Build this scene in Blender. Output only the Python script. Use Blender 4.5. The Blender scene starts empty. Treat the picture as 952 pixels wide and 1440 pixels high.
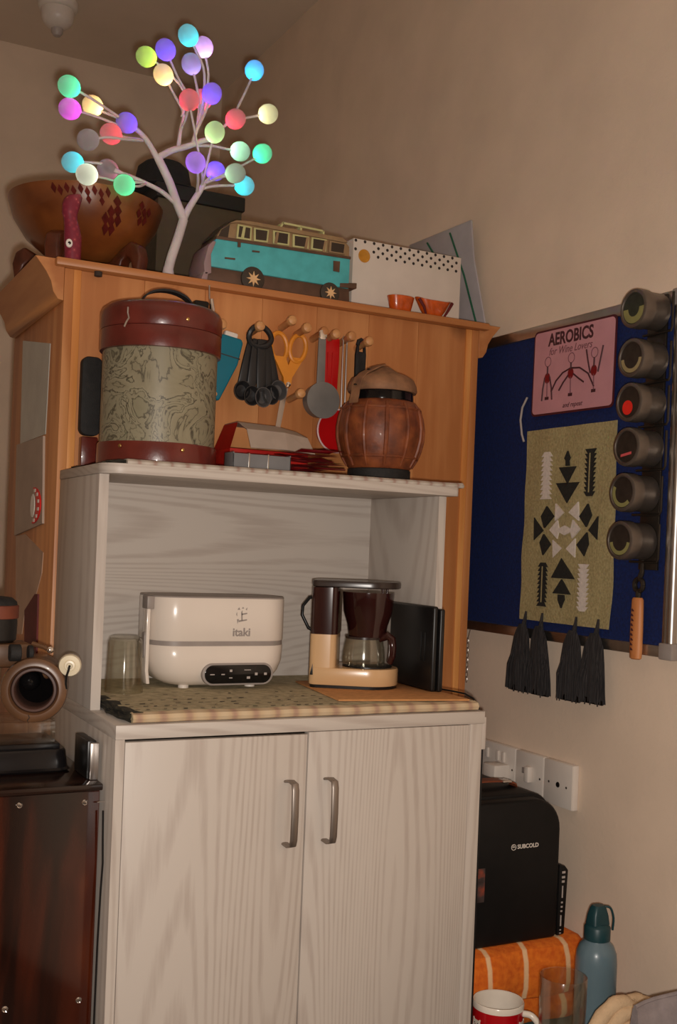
import bpy, bmesh, math, random
from mathutils import Vector, Matrix
random.seed(7)
scene = bpy.context.scene
PI = math.pi

# ---------------------------------------------------------------- camera
CAM_H = 1.15
cam_data = bpy.data.cameras.new('camera')
cam = bpy.data.objects.new('camera', cam_data)
scene.collection.objects.link(cam)
scene.camera = cam
F_PX, YAW, ROLL = 1552.3, 0.479, 0.0397
cam_data.sensor_fit = 'VERTICAL'
cam_data.sensor_height = 36.0
cam_data.lens = F_PX * 36.0 / 1440.0
cam_data.shift_x = -12.5 / 1440.0
cam_data.shift_y = 52.7 / 1440.0
cam_data.clip_start = 0.05
_f = Vector((math.sin(YAW), math.cos(YAW), 0)); _r = Vector((math.cos(YAW), -math.sin(YAW), 0)); _u = Vector((0, 0, 1))
_c, _s = math.cos(ROLL), math.sin(ROLL)
_x = _c * _r + _s * _u; _y = -_s * _r + _c * _u; _z = -_f
cam.matrix_world = Matrix(((_x.x, _y.x, _z.x, 0), (_x.y, _y.y, _z.y, 0), (_x.z, _y.z, _z.z, CAM_H), (0, 0, 0, 1)))

# ---------------------------------------------------------------- light
world = bpy.data.worlds.new('world'); scene.world = world
world.use_nodes = True
world.node_tree.nodes['Background'].inputs[0].default_value = (1.0, 0.86, 0.7, 1)
world.node_tree.nodes['Background'].inputs[1].default_value = 0.02
fl = bpy.data.lights.new('camera_flash_offscreen', 'POINT')          # the phone's own flash, beside its lens
fl.energy = 70; fl.color = (1.0, 0.925, 0.85); fl.shadow_soft_size = 0.012
flo = bpy.data.objects.new('camera_flash_offscreen', fl); flo.location = (0.012, -0.01, 1.125)
scene.collection.objects.link(flo)
scene.view_settings.view_transform = 'Standard'
scene.view_settings.look = 'None'
scene.view_settings.exposure = 0.0
scene.view_settings.gamma = 1.0
scene.view_settings.use_curve_mapping = False

# ---------------------------------------------------------------- materials
def srgb(r, g, b):
    def c(v):
        v /= 255.0
        return v / 12.92 if v <= .04045 else ((v + .055) / 1.055) ** 2.4
    return (c(r), c(g), c(b), 1)
MATS = {}
def nodes_of(name):
    m = bpy.data.materials.new(name); m.use_nodes = True
    nt = m.node_tree; b = nt.nodes['Principled BSDF']
    MATS[name] = m
    return m, nt, b
def mat(name, col, rough=.5, metal=0., var=.08, scale=30., bump=0., bscale=None, stretch=None, trans=0., ior=1.45, coat=0., spec=None, emit=None, es=0.):
    """plain surface: base colour with a little noise variation, optional fine relief"""
    m, nt, b = nodes_of(name)
    b.inputs['Roughness'].default_value = rough
    b.inputs['Metallic'].default_value = metal
    b.inputs['IOR'].default_value = ior
    b.inputs['Transmission Weight'].default_value = trans
    b.inputs['Coat Weight'].default_value = coat
    if spec is not None: b.inputs['Specular IOR Level'].default_value = spec
    c = srgb(*col)
    tc = nt.nodes.new('ShaderNodeTexCoord'); mp = nt.nodes.new('ShaderNodeMapping')
    if stretch: mp.inputs['Scale'].default_value = stretch
    nt.links.new(tc.outputs['Object'], mp.inputs[0])
    if var > 0:
        n = nt.nodes.new('ShaderNodeTexNoise'); n.inputs['Scale'].default_value = scale; n.inputs['Detail'].default_value = 5
        nt.links.new(mp.outputs[0], n.inputs['Vector'])
        r = nt.nodes.new('ShaderNodeValToRGB'); e = r.color_ramp.elements
        e[0].position = .3; e[1].position = .7
        e[0].color = tuple(max(0, x * (1 - var * 2)) for x in c[:3]) + (1,)
        e[1].color = tuple(min(1, x * (1 + var * 2)) for x in c[:3]) + (1,)
        nt.links.new(n.outputs['Fac'], r.inputs[0]); nt.links.new(r.outputs[0], b.inputs['Base Color'])
    else: b.inputs['Base Color'].default_value = c
    if bump > 0:
        n2 = nt.nodes.new('ShaderNodeTexNoise'); n2.inputs['Scale'].default_value = bscale or scale * 4; n2.inputs['Detail'].default_value = 4
        nt.links.new(mp.outputs[0], n2.inputs['Vector'])
        bp = nt.nodes.new('ShaderNodeBump'); bp.inputs['Strength'].default_value = bump; bp.inputs['Distance'].default_value = .003
        nt.links.new(n2.outputs['Fac'], bp.inputs['Height']); nt.links.new(bp.outputs[0], b.inputs['Normal'])
    if emit:
        b.inputs['Emission Color'].default_value = srgb(*emit); b.inputs['Emission Strength'].default_value = es
    return m
def wood(name, c1, c2, axis='Z', rough=.45, ring=9., fine=60., knots=0., coat=0., contrast=1., randomise=.0):
    """grain running along axis: stretched noise + waves; object random shifts every plank"""
    m, nt, b = nodes_of(name); L = nt.links
    b.inputs['Roughness'].default_value = rough; b.inputs['Coat Weight'].default_value = coat
    tc = nt.nodes.new('ShaderNodeTexCoord'); oi = nt.nodes.new('ShaderNodeObjectInfo')
    add = nt.nodes.new('ShaderNodeVectorMath'); add.operation = 'MULTIPLY_ADD'
    add.inputs[1].default_value = (1, 1, 1)
    sc = nt.nodes.new('ShaderNodeVectorMath'); sc.operation = 'SCALE'; sc.inputs[0].default_value = (7, 5, 3)
    L.new(oi.outputs['Random'], sc.inputs['Scale']); L.new(tc.outputs['Object'], add.inputs[0]); L.new(sc.outputs[0], add.inputs[2])
    mp = nt.nodes.new('ShaderNodeMapping'); L.new(add.outputs[0], mp.inputs[0])
    st = {'X': (.09, 1, 1), 'Y': (1, .09, 1), 'Z': (1, 1, .09)}[axis]; mp.inputs['Scale'].default_value = st
    n1 = nt.nodes.new('ShaderNodeTexNoise'); n1.inputs['Scale'].default_value = ring; n1.inputs['Detail'].default_value = 3; n1.inputs['Distortion'].default_value = .6
    n2 = nt.nodes.new('ShaderNodeTexNoise'); n2.inputs['Scale'].default_value = fine; n2.inputs['Detail'].default_value = 6
    L.new(mp.outputs[0], n1.inputs['Vector']); L.new(mp.outputs[0], n2.inputs['Vector'])
    sn = nt.nodes.new('ShaderNodeMath'); sn.operation = 'MULTIPLY'; sn.inputs[1].default_value = 22 * contrast
    L.new(n1.outputs['Fac'], sn.inputs[0])
    si = nt.nodes.new('ShaderNodeMath'); si.operation = 'SINE'; L.new(sn.outputs[0], si.inputs[0])
    mx = nt.nodes.new('ShaderNodeMath'); mx.operation = 'MULTIPLY_ADD'; mx.inputs[1].default_value = .22; L.new(si.outputs[0], mx.inputs[0]); L.new(n2.outputs['Fac'], mx.inputs[2])
    r = nt.nodes.new('ShaderNodeValToRGB'); e = r.color_ramp.elements; e[0].position = .25; e[1].position = .75
    e[0].color = srgb(*c2); e[1].color = srgb(*c1); L.new(mx.outputs[0], r.inputs[0])
    out = r.outputs[0]
    if randomise:
        hv = nt.nodes.new('ShaderNodeHueSaturation')
        mr = nt.nodes.new('ShaderNodeMapRange'); mr.inputs['To Min'].default_value = 1 - randomise; mr.inputs['To Max'].default_value = 1 + randomise
        L.new(oi.outputs['Random'], mr.inputs['Value']); L.new(mr.outputs[0], hv.inputs['Value']); L.new(out, hv.inputs['Color']); out = hv.outputs[0]
    if knots:
        v = nt.nodes.new('ShaderNodeTexVoronoi'); v.inputs['Scale'].default_value = knots
        mk = nt.nodes.new('ShaderNodeMapping'); mk.inputs['Scale'].default_value = tuple(1 if s == 1 else .6 for s in st)
        L.new(add.outputs[0], mk.inputs[0]); L.new(mk.outputs[0], v.inputs['Vector'])
        kr = nt.nodes.new('ShaderNodeValToRGB'); ke = kr.color_ramp.elements; ke[0].position = .03; ke[1].position = .09
        ke[0].color = srgb(70, 34, 14); ke[1].color = (1, 1, 1, 1); L.new(v.outputs['Distance'], kr.inputs[0])
        mm = nt.nodes.new('ShaderNodeMix'); mm.data_type = 'RGBA'; mm.blend_type = 'MULTIPLY'; mm.inputs[0].default_value = .8
        L.new(out, mm.inputs[6]); L.new(kr.outputs[0], mm.inputs[7]); out = mm.outputs[2]
    L.new(out, b.inputs['Base Color'])
    bp = nt.nodes.new('ShaderNodeBump'); bp.inputs['Strength'].default_value = .12; bp.inputs['Distance'].default_value = .002
    L.new(n2.outputs['Fac'], bp.inputs['Height']); L.new(bp.outputs[0], b.inputs['Normal'])
    return m
def laminate(name, light, dark, axis):
    """printed ash foil: thin growth-ring lines that close into long arches along the grain"""
    m, nt, b = nodes_of(name); L = nt.links
    b.inputs['Roughness'].default_value = .45
    tc = nt.nodes.new('ShaderNodeTexCoord'); oi = nt.nodes.new('ShaderNodeObjectInfo')
    sc = nt.nodes.new('ShaderNodeVectorMath'); sc.operation = 'SCALE'; sc.inputs[0].default_value = (9, 4, 6); L.new(oi.outputs['Random'], sc.inputs['Scale'])
    ad = nt.nodes.new('ShaderNodeVectorMath'); L.new(tc.outputs['Object'], ad.inputs[0]); L.new(sc.outputs[0], ad.inputs[1])
    mp = nt.nodes.new('ShaderNodeMapping'); mp.inputs['Scale'].default_value = {'X': (.075, .3, 1), 'Z': (1, .3, .075)}[axis]; L.new(ad.outputs[0], mp.inputs[0])
    n1 = nt.nodes.new('ShaderNodeTexNoise'); n1.inputs['Scale'].default_value = 5.; n1.inputs['Detail'].default_value = 1.2; n1.inputs['Roughness'].default_value = .35
    n2 = nt.nodes.new('ShaderNodeTexNoise'); n2.inputs['Scale'].default_value = 160; n2.inputs['Detail'].default_value = 4
    L.new(mp.outputs[0], n1.inputs['Vector']); L.new(mp.outputs[0], n2.inputs['Vector'])
    k = nt.nodes.new('ShaderNodeMath'); k.operation = 'MULTIPLY'; k.inputs[1].default_value = 300; L.new(n1.outputs['Fac'], k.inputs[0])
    s = nt.nodes.new('ShaderNodeMath'); s.operation = 'SINE'; L.new(k.outputs[0], s.inputs[0])
    a = nt.nodes.new('ShaderNodeMath'); a.operation = 'MULTIPLY_ADD'; a.inputs[1].default_value = .32; L.new(s.outputs[0], a.inputs[0]); L.new(n2.outputs['Fac'], a.inputs[2])
    r = nt.nodes.new('ShaderNodeValToRGB'); e = r.color_ramp.elements; e[0].position = .45; e[1].position = .92; e[0].color = srgb(*light); e[1].color = srgb(*dark)
    L.new(a.outputs[0], r.inputs[0]); L.new(r.outputs[0], b.inputs['Base Color'])
    bp = nt.nodes.new('ShaderNodeBump'); bp.inputs['Strength'].default_value = .08; bp.inputs['Distance'].default_value = .001
    L.new(n2.outputs['Fac'], bp.inputs['Height']); L.new(bp.outputs[0], b.inputs['Normal'])
def ramp_mat(name, axis_scale, kind, stops, rough=.7, scale=20., detail=3, dist=0., bump=0., wave_dir='X', coat=0.):
    """pattern through a colour ramp: kind in wave/noise/voronoi"""
    m, nt, b = nodes_of(name); L = nt.links
    b.inputs['Roughness'].default_value = rough; b.inputs['Coat Weight'].default_value = coat
    tc = nt.nodes.new('ShaderNodeTexCoord'); mp = nt.nodes.new('ShaderNodeMapping'); mp.inputs['Scale'].default_value = axis_scale
    L.new(tc.outputs['Object'], mp.inputs[0])
    if kind == 'wave':
        t = nt.nodes.new('ShaderNodeTexWave'); t.inputs['Scale'].default_value = scale; t.inputs['Distortion'].default_value = dist; t.bands_direction = wave_dir
        t.inputs['Detail'].default_value = detail; o = t.outputs['Fac']
    elif kind == 'noise':
        t = nt.nodes.new('ShaderNodeTexNoise'); t.inputs['Scale'].default_value = scale; t.inputs['Detail'].default_value = detail; t.inputs['Distortion'].default_value = dist; o = t.outputs['Fac']
    else:
        t = nt.nodes.new('ShaderNodeTexVoronoi'); t.inputs['Scale'].default_value = scale; o = t.outputs['Distance']
        if kind == 'edge': t.feature = 'DISTANCE_TO_EDGE'
    L.new(mp.outputs[0], t.inputs['Vector'])
    r = nt.nodes.new('ShaderNodeValToRGB'); cr = r.color_ramp
    while len(cr.elements) < len(stops): cr.elements.new(.5)
    for e, (p, c) in zip(cr.elements, stops): e.position = p; e.color = srgb(*c)
    L.new(o, r.inputs[0]); L.new(r.outputs[0], b.inputs['Base Color'])
    if bump:
        bp = nt.nodes.new('ShaderNodeBump'); bp.inputs['Strength'].default_value = bump; bp.inputs['Distance'].default_value = .003
        L.new(o, bp.inputs['Height']); L.new(bp.outputs[0], b.inputs['Normal'])
    return m
def thin_glass(name, tint=(245, 245, 242), refl=.06, rough=.03):
    """thin clear wall: see-through with a fresnel reflection on top"""
    m = bpy.data.materials.new(name); m.use_nodes = True; MATS[name] = m
    nt = m.node_tree; nt.nodes.clear(); L = nt.links
    out = nt.nodes.new('ShaderNodeOutputMaterial'); mx = nt.nodes.new('ShaderNodeMixShader'); tr = nt.nodes.new('ShaderNodeBsdfTransparent'); gl = nt.nodes.new('ShaderNodeBsdfGlossy')
    lw = nt.nodes.new('ShaderNodeLayerWeight'); lw.inputs['Blend'].default_value = .25
    mr = nt.nodes.new('ShaderNodeMapRange'); mr.inputs['To Min'].default_value = refl; mr.inputs['To Max'].default_value = .55
    tr.inputs['Color'].default_value = srgb(*tint); gl.inputs['Color'].default_value = srgb(235, 232, 226); gl.inputs['Roughness'].default_value = rough
    L.new(lw.outputs['Facing'], mr.inputs['Value']); L.new(mr.outputs[0], mx.inputs[0]); L.new(tr.outputs[0], mx.inputs[1]); L.new(gl.outputs[0], mx.inputs[2]); L.new(mx.outputs[0], out.inputs['Surface'])
    return m
def glass(name, tint=(255, 255, 255), rough=.02, ior=1.45):
    m, nt, b = nodes_of(name)
    b.inputs['Base Color'].default_value = srgb(*tint); b.inputs['Roughness'].default_value = rough
    b.inputs['Transmission Weight'].default_value = 1.0; b.inputs['IOR'].default_value = ior
    return m

# ---------------------------------------------------------------- mesh helpers
COL = scene.collection
ABS = {}          # things whose parts are given in world coordinates
class MB:
    def __init__(s): s.v = []; s.f = []; s.sm = []; s.M = Matrix()
    def add(s, vs, fs, smooth=False):
        o = len(s.v); s.v += [s.M @ Vector(p) for p in vs]; s.f += [tuple(i + o for i in f) for f in fs]; s.sm += [smooth] * len(fs)
        return s
    def box(s, x0, x1, y0, y1, z0, z1):
        vs = [(x, y, z) for z in (z0, z1) for y in (y0, y1) for x in (x0, x1)]
        return s.add(vs, [(0, 2, 3, 1), (4, 5, 7, 6), (0, 1, 5, 4), (2, 6, 7, 3), (0, 4, 6, 2), (1, 3, 7, 5)])
    def rings(s, rings, cap0=True, cap1=True, smooth=True, closed=True):
        n = len(rings[0]); o = len(s.v)
        vs = [p for r in rings for p in r]; fs = []
        for i in range(len(rings) - 1):
            for j in range(n if closed else n - 1):
                k = (j + 1) % n
                fs.append((i * n + j, i * n + k, (i + 1) * n + k, (i + 1) * n + j))
        if cap0: fs.append(tuple(range(n - 1, -1, -1)))
        if cap1: fs.append(tuple((len(rings) - 1) * n + j for j in range(n)))
        return s.add(vs, fs, smooth)
    def tube(s, pts, r, seg=8, caps=True, smooth=True):
        pts = [Vector(p) for p in pts]; n = len(pts)
        rs = r if isinstance(r, (list, tuple)) else [r] * n
        rr = []; a = None
        for i, p in enumerate(pts):                      # parallel-transported frame
            t = (pts[min(i + 1, n - 1)] - pts[max(i - 1, 0)]).normalized()
            if a is None: a = t.cross(Vector((0, 0, 1)) if abs(t.z) < .9 else Vector((1, 0, 0)))
            a = a - t * a.dot(t)
            if a.length < 1e-6: a = t.orthogonal()
            a.normalize(); b = t.cross(a)
            rr.append([p + rs[i] * (math.cos(2 * PI * j / seg) * a + math.sin(2 * PI * j / seg) * b) for j in range(seg)])
        return s.rings(rr, caps, caps, smooth)
    def lathe(s, prof, seg=32, c=(0, 0, 0), sx=1., sy=1., caps=True):
        c = Vector(c)
        rr = [[c + Vector((r * sx * math.cos(2 * PI * j / seg), r * sy * math.sin(2 * PI * j / seg), z)) for j in range(seg)] for r, z in prof]
        return s.rings(rr, caps, caps, True)
    def prism(s, poly, z0, z1, smooth=False):
        n = len(poly)
        a = sum(poly[i][0] * poly[(i + 1) % n][1] - poly[(i + 1) % n][0] * poly[i][1] for i in range(n))
        if a < 0: poly = poly[::-1]
        if z1 < z0: z0, z1 = z1, z0
        vs = [(x, y, z0) for x, y in poly] + [(x, y, z1) for x, y in poly]
        fs = [tuple(range(n - 1, -1, -1)), tuple(range(n, 2 * n))]
        s.add(vs, fs)
        o = len(s.v) - 2 * n
        s.f += [(o + i, o + (i + 1) % n, o + n + (i + 1) % n, o + n + i) for i in range(n)]; s.sm += [smooth] * n
        return s
    def build(s, name, m, parent=None, bevel=0., bseg=2, sharp=35, loc=None, subsurf=0, weld=False):
        me = bpy.data.meshes.new(name)
        off = ABS.get(parent.name) if parent else None
        me.from_pydata([tuple(v - off) if off else tuple(v) for v in s.v], [], s.f)
        me.polygons.foreach_set('use_smooth', s.sm)
        if bevel or weld:
            bm = bmesh.new(); bm.from_mesh(me)
            if weld: bmesh.ops.remove_doubles(bm, verts=bm.verts, dist=1e-5)
            if bevel:
                es = [e for e in bm.edges if len(e.link_faces) == 2 and e.calc_face_angle(0) > math.radians(sharp)]
                bmesh.ops.bevel(bm, geom=es, offset=bevel, segments=bseg, affect='EDGES', profile=.5, clamp_overlap=True)
                for f in bm.faces: f.smooth = True
            bm.to_mesh(me); bm.free()
        me.materials.append(MATS[m] if isinstance(m, str) else m)
        if any(p.use_smooth for p in me.polygons): me.set_sharp_from_angle(angle=math.radians(40))
        o = bpy.data.objects.new(name, me); COL.objects.link(o)
        if parent: o.parent = parent
        if off: ABS[o.name] = off
        if loc: o.location = loc
        if subsurf:
            md = o.modifiers.new('smooth', 'SUBSURF'); md.levels = subsurf; md.render_levels = subsurf
        return o
def box(x0, x1, y0, y1, z0, z1): return MB().box(x0, x1, y0, y1, z0, z1)
def rrect(hx, hy, r, n=6, cx=0, cy=0):
    pts = []
    for k, (sx, sy) in enumerate(((1, 1), (-1, 1), (-1, -1), (1, -1))):
        for i in range(n + 1):
            a = PI / 2 * (k + i / n)
            pts.append((cx + sx * (hx - r) + r * math.cos(a), cy + sy * (hy - r) + r * math.sin(a)))
    return pts
def wallM(x, y, z):       # local x -> -Y, local y -> Z, local z -> -X : things facing out of the right-hand wall
    return Matrix(((0, 0, -1, x), (-1, 0, 0, y), (0, 1, 0, z), (0, 0, 0, 1)))
def frontM(x, y, z):      # local x -> X, local y -> Z, local z -> -Y : things facing the room
    return Matrix(((1, 0, 0, x), (0, 0, -1, y), (0, 1, 0, z), (0, 0, 0, 1)))
def tag(o, label, cat, group=None):
    if o.type == 'MESH' and o.location.length == 0:       # a one-mesh thing: origin at the middle of its base
        b = [Vector(c) for c in o.bound_box]
        p = Vector(((b[0].x + b[6].x) / 2, (b[0].y + b[6].y) / 2, min(c.z for c in b)))
        o.data.transform(Matrix.Translation(-p)); o.location = p
    o['label'] = label; o['category'] = cat
    if group: o['group'] = group
    return o
def thing(name, label, cat, loc=(0, 0, 0), rotz=0, group=None):
    o = bpy.data.objects.new(name, None); COL.objects.link(o); o.empty_display_size = .05
    o.location = loc; o.rotation_euler = (0, 0, rotz)
    if rotz == 0: ABS[o.name] = Vector(loc)
    return tag(o, label, cat, group)
def struct(o): o['kind'] = 'structure'; return o
def text(name, body, size, m, parent, M, xs=1., extrude=.0006, shear=0., bold=0.):
    cu = bpy.data.curves.new(name, 'FONT'); cu.body = body; cu.size = size; cu.align_x = 'CENTER'; cu.align_y = 'CENTER'
    cu.extrude = extrude; cu.shear = shear; cu.offset = bold; cu.resolution_u = 3
    t = bpy.data.objects.new(name + '_tmp', cu); COL.objects.link(t)
    dg = bpy.context.evaluated_depsgraph_get(); me = bpy.data.meshes.new_from_object(t.evaluated_get(dg))
    bpy.data.objects.remove(t)
    off = ABS.get(parent.name)
    if off: M = Matrix.Translation(-off) @ M
    me.transform(M @ Matrix.Diagonal((xs, 1, 1, 1)))
    me.materials.clear(); me.materials.append(MATS[m])
    o = bpy.data.objects.new(name, me); COL.objects.link(o); o.parent = parent
    return o
def loc(x, y, z): return Matrix.Translation((x, y, z))
def rot(a, ax): return Matrix.Rotation(a, 4, ax)

# ---------------------------------------------------------------- material library
mat('wall', (226, 204, 182), .9, var=.03, scale=6, bump=.15, bscale=120)
mat('ceiling', (222, 204, 184), .95, var=.02, scale=5)
mat('floor', (90, 76, 64), .8, var=.1, scale=8)
laminate('laminate_v', (194, 184, 174), (179, 167, 157), 'Z')
laminate('laminate_h', (194, 184, 174), (179, 167, 157), 'X')
mat('handle_steel', (150, 140, 132), .42, .9, var=.05, scale=60, stretch=(1, 1, .1))
mat('gap', (60, 50, 44), .9, var=0)
wood('pine', (202, 138, 84), (178, 112, 62), 'Z', .45, ring=7, fine=45, knots=2.2, randomise=.07)
wood('pine_light', (226, 160, 92), (205, 132, 68), 'Z', .4, ring=9, fine=50, randomise=.04)
wood('pine_h', (202, 138, 84), (178, 112, 62), 'X', .45, ring=7, fine=45)
wood('pine_y', (202, 138, 84), (178, 112, 62), 'Y', .45, ring=7, fine=45)
wood('beech', (206, 150, 96), (180, 120, 70), 'Y', .5, ring=12, fine=60)
wood('handle_wood', (206, 138, 84), (180, 108, 58), 'Z', .5, ring=20, fine=90)
mat('steel', (190, 182, 176), .28, 1., var=.05, scale=60, stretch=(1, 1, .1))
mat('chrome', (225, 222, 220), .1, 1., var=0)
mat('alu', (190, 184, 178), .34, 1., var=.03, scale=50, stretch=(1, 1, .05))
mat('tin', (122, 113, 105), .4, .8, var=.06, scale=40)
mat('tin_dark', (70, 64, 58), .4, .8, var=.05, scale=40)
mat('black_plastic', (22, 21, 21), .35, var=.1, scale=60)
mat('black_gloss', (16, 15, 16), .12, var=0)
mat('black_matte', (30, 28, 27), .75, var=.15, scale=80, bump=.2)
mat('white_plastic', (222, 212, 202), .35, var=.02, scale=20)
mat('grey_plastic', (150, 140, 134), .45, var=.03, scale=30)
mat('pale_plastic', (176, 166, 160), .4, var=.03, scale=20)
mat('white_paint', (230, 224, 214), .5, var=.03, scale=30)
thin_glass('clear_glass', (252, 252, 249), .07, .12)
thin_glass('clear_acrylic', (250, 250, 249), .05, .08)

# ================================================================ the room
WX, BY, CZ = 1.372, 3.76, 2.77
RX, RY = -3.6, -3.4
struct(box(RX, WX + .1, RY, BY + .1, -.05, 0).build('floor', 'floor'))
struct(box(RX, WX + .1, RY, BY + .1, CZ, CZ + .05).build('ceiling', 'ceiling'))
struct(box(WX, WX + .1, RY, BY + .1, 0, CZ).build('wall_right', 'wall'))
struct(box(RX, WX, BY, BY + .1, 0, CZ).build('wall_back', 'wall'))
struct(box(RX - .1, RX, RY, BY + .1, 0, CZ).build('wall_left', 'wall'))
struct(box(RX - .1, WX + .1, RY - .1, RY, 0, CZ).build('wall_front', 'wall'))

# ================================================================ pine cabinet behind
PF = 1.93
pc = thing('pine_cabinet', 'tall orange pine cabinet with side cornices and a row of pegs, behind the white cabinet', 'cabinet', (.861, 2.15, 0))
box(.4300, .446, PF, 2.37, 0, 1.618).build('side_panel', 'pine', pc, .001)
box(1.276, 1.292, PF, 2.37, 0, 1.618).build('side_panel', 'pine', pc, .001)
box(.446, 1.276, 2.362, 2.37, 0, 1.618).build('back_panel', 'pine', pc)
box(.446, .4595, PF + .001, 1.955, 0, 1.618).build('stile', 'pine_light', pc, .001)
box(1.262, 1.276, PF + .001, 1.955, 0, 1.618).build('stile', 'pine_light', pc, .001)
n = 7
for i in range(n):
    w = (1.262 - .4595) / n; x0 = .4595 + i * w
    box(x0 + .0001, x0 + w - .0001, PF + .004, PF + .022, 0, 1.618).build('plank', 'pine', pc, .0005, 1)
tp = box(.412, 1.309, 1.914, 2.37, 1.6185, 1.6325).build('top', 'pine_h', pc, .003)
MB().add([], []).lathe([(.0001, 0), (.007, 0), (.007, .008), (.0001, .008)], 14, (.487, 1.925, 1.6105)).build('dowel_hole', 'gap', tp)
for sgn, xin, xout in ((-1, .4295, .379), (1, 1.2925, 1.346)):
    prof = []                                  # cove profile in X,Z
    w = xout - xin
    prof = [(xin, 1.561), (xin + w * .2, 1.563), (xin + w * .36, 1.575), (xin + w * .44, 1.592), (xin + w * .62, 1.608), (xin + w * .84, 1.622), (xout, 1.632), (xin, 1.632)]
    m = MB(); m.M = frontM(0, 0, 0)
    m.prism(prof, -2.365, -1.9295)
    m.build('cornice', 'pine_y', pc, .0006, 1)
PEGS = [(.704, 1.541), (.778, 1.547), (.842, 1.566), (.873, 1.556), (.909, 1.553), (.934, 1.552), (.968, 1.552), (1.006, 1.547), (.8655, 1.432), (.64, 1.50)]
for x, z in PEGS:
    m = MB(); m.M = loc(x, PF + .006, z) @ rot(PI / 2 - .12, 'X')
    m.lathe([(.0065, -.004), (.0065, .042), (.009, .047), (.0098, .053), (.0085, .059), (.004, .062)], 14)
    m.build('peg', 'beech', pc)
# sheets fixed to the cabinet's left side
def side_sheet(name, pts, m, label, cat, th=.0012, x=.430):
    b = MB(); b.M = Matrix(((0, 0, -1, x), (1, 0, 0, 0), (0, 1, 0, 0), (0, 0, 0, 1)))
    b.prism(pts, 0, th)
    return b.build(name, m)
mat('grey_sheet', (176, 178, 170), .25, var=.05, scale=12)
mat('grey_card', (172, 152, 136), .6, var=.05, scale=12)
mat('brown_paper', (186, 154, 130), .8, var=.06, scale=14)
mat('deep_red', (92, 16, 18), .6, var=.1, scale=30)
mat('bright_red', (226, 14, 16), .4, var=.05, scale=30)
tag(side_sheet('plastic_sheet', [(2.274, 1.543), (2.02, 1.50), (2.03, 1.337), (2.26, 1.335)], 'grey_sheet', '', ''), 'grey plastic sheet pinned high on the pine cabinet side', 'sheet')
sg = thing('card_sign', 'grey card with a round red badge on the pine cabinet side', 'sign', (.429, 2.15, 1.153)); ABS.pop(sg.name)
side_sheet('card', [(2.282, 1.334), (2.035, 1.334), (2.014, 1.175), (2.268, 1.1515)], 'grey_card', '', '', .004).parent = sg
for o in list(sg.children): o.data.transform(loc(-.429, -2.15, -1.153))
arc = []
for k in range(13):
    a = -PI / 2 + PI * k / 12
    arc.append((2.105 - .012 - .066 * math.cos(a), 1.2085 + .034 * math.sin(a)))
for k in range(13):
    a = PI / 2 - PI * k / 12
    arc.append((2.105 - .012 - .028 * math.cos(a), 1.2085 + .03 * math.sin(a)))
b = side_sheet('red_badge', arc, 'bright_red', '', '', .002, .426); b.data.transform(loc(-.429, -2.15, -1.153)); b.parent = sg
for k in range(6):
    a = -1.25 + k * .5
    yy, zz = 2.093 - .05 * math.cos(a), 1.2085 + .029 * math.sin(a)
    b = side_sheet('letter_mark', [(yy - .006, zz - .003), (yy + .007, zz - .003), (yy + .007, zz + .003), (yy - .007, zz + .003)], 'white_paint', '', '', .0006, .424); b.data.transform(loc(-.429, -2.15, -1.153)); b.parent = sg
pts = [(2.10 + .018 * math.cos(2 * PI * k / 14), 1.2085 + .022 * math.sin(2 * PI * k / 14)) for k in range(14)]
b = side_sheet('white_emblem', pts, 'white_paint', '', '', .001, .426); b.data.transform(loc(-.429, -2.15, -1.153)); b.parent = sg
tag(side_sheet('torn_paper', [(2.268, 1.1505), (2.1736, 1.155), (2.009, 1.1228), (2.0146, 1.0853), (2.057, 1.043), (2.15, 1.009), (2.17, .9625), (2.2285, .9575)], 'brown_paper', '', '', .0012), 'torn brown paper hanging below the grey card on the pine side', 'paper')
tag(side_sheet('red_rag', [(2.0577, 1.0456), (2.0325, 1.047), (2.0253, .93), (2.1293, .93), (2.1448, 1.0099)], 'deep_red', '', '', .003), 'dark red cloth strip beside the torn paper on the pine side', 'cloth')

# ================================================================ white kitchen cabinet
kc = thing('kitchen_cabinet', 'white wood-grain kitchen cabinet with two doors, open alcove and rounded shelf', 'cabinet', (.744, 1.72, 0))
XL, XR, YF, YB, ZT = .434, 1.054, 1.518, 1.92, .8905
box(XL, XL + .0135, YF, YB, 0, ZT - .0205).build('side_panel', 'laminate_v', kc, .0008)
box(XL + .0001, XL + .0135, YF - .0006, YF + .001, 0, ZT - .0205).build('edge_strip', 'laminate_v', kc)
box(XR - .024, XR, YF, YB, 0, ZT - .0205).build('side_panel', 'laminate_v', kc, .0008)
box(XL, XR + .004, YF - .001, YB, ZT - .0205, ZT).build('worktop', 'laminate_h', kc, .001)
box(XR + .0005, XR + .0105, YF + .004, YF + .05, .826, .880).build('side_block', 'laminate_v', kc, .001)
box(XL + .0135, XR - .024, YB - .006, YB, 0, ZT - .02).build('back_panel', 'laminate_v', kc)
box(XL + .0135, XR - .024, YF + .02, YB, .05, .066).build('bottom_panel', 'laminate_v', kc)
GX = .7335
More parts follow.
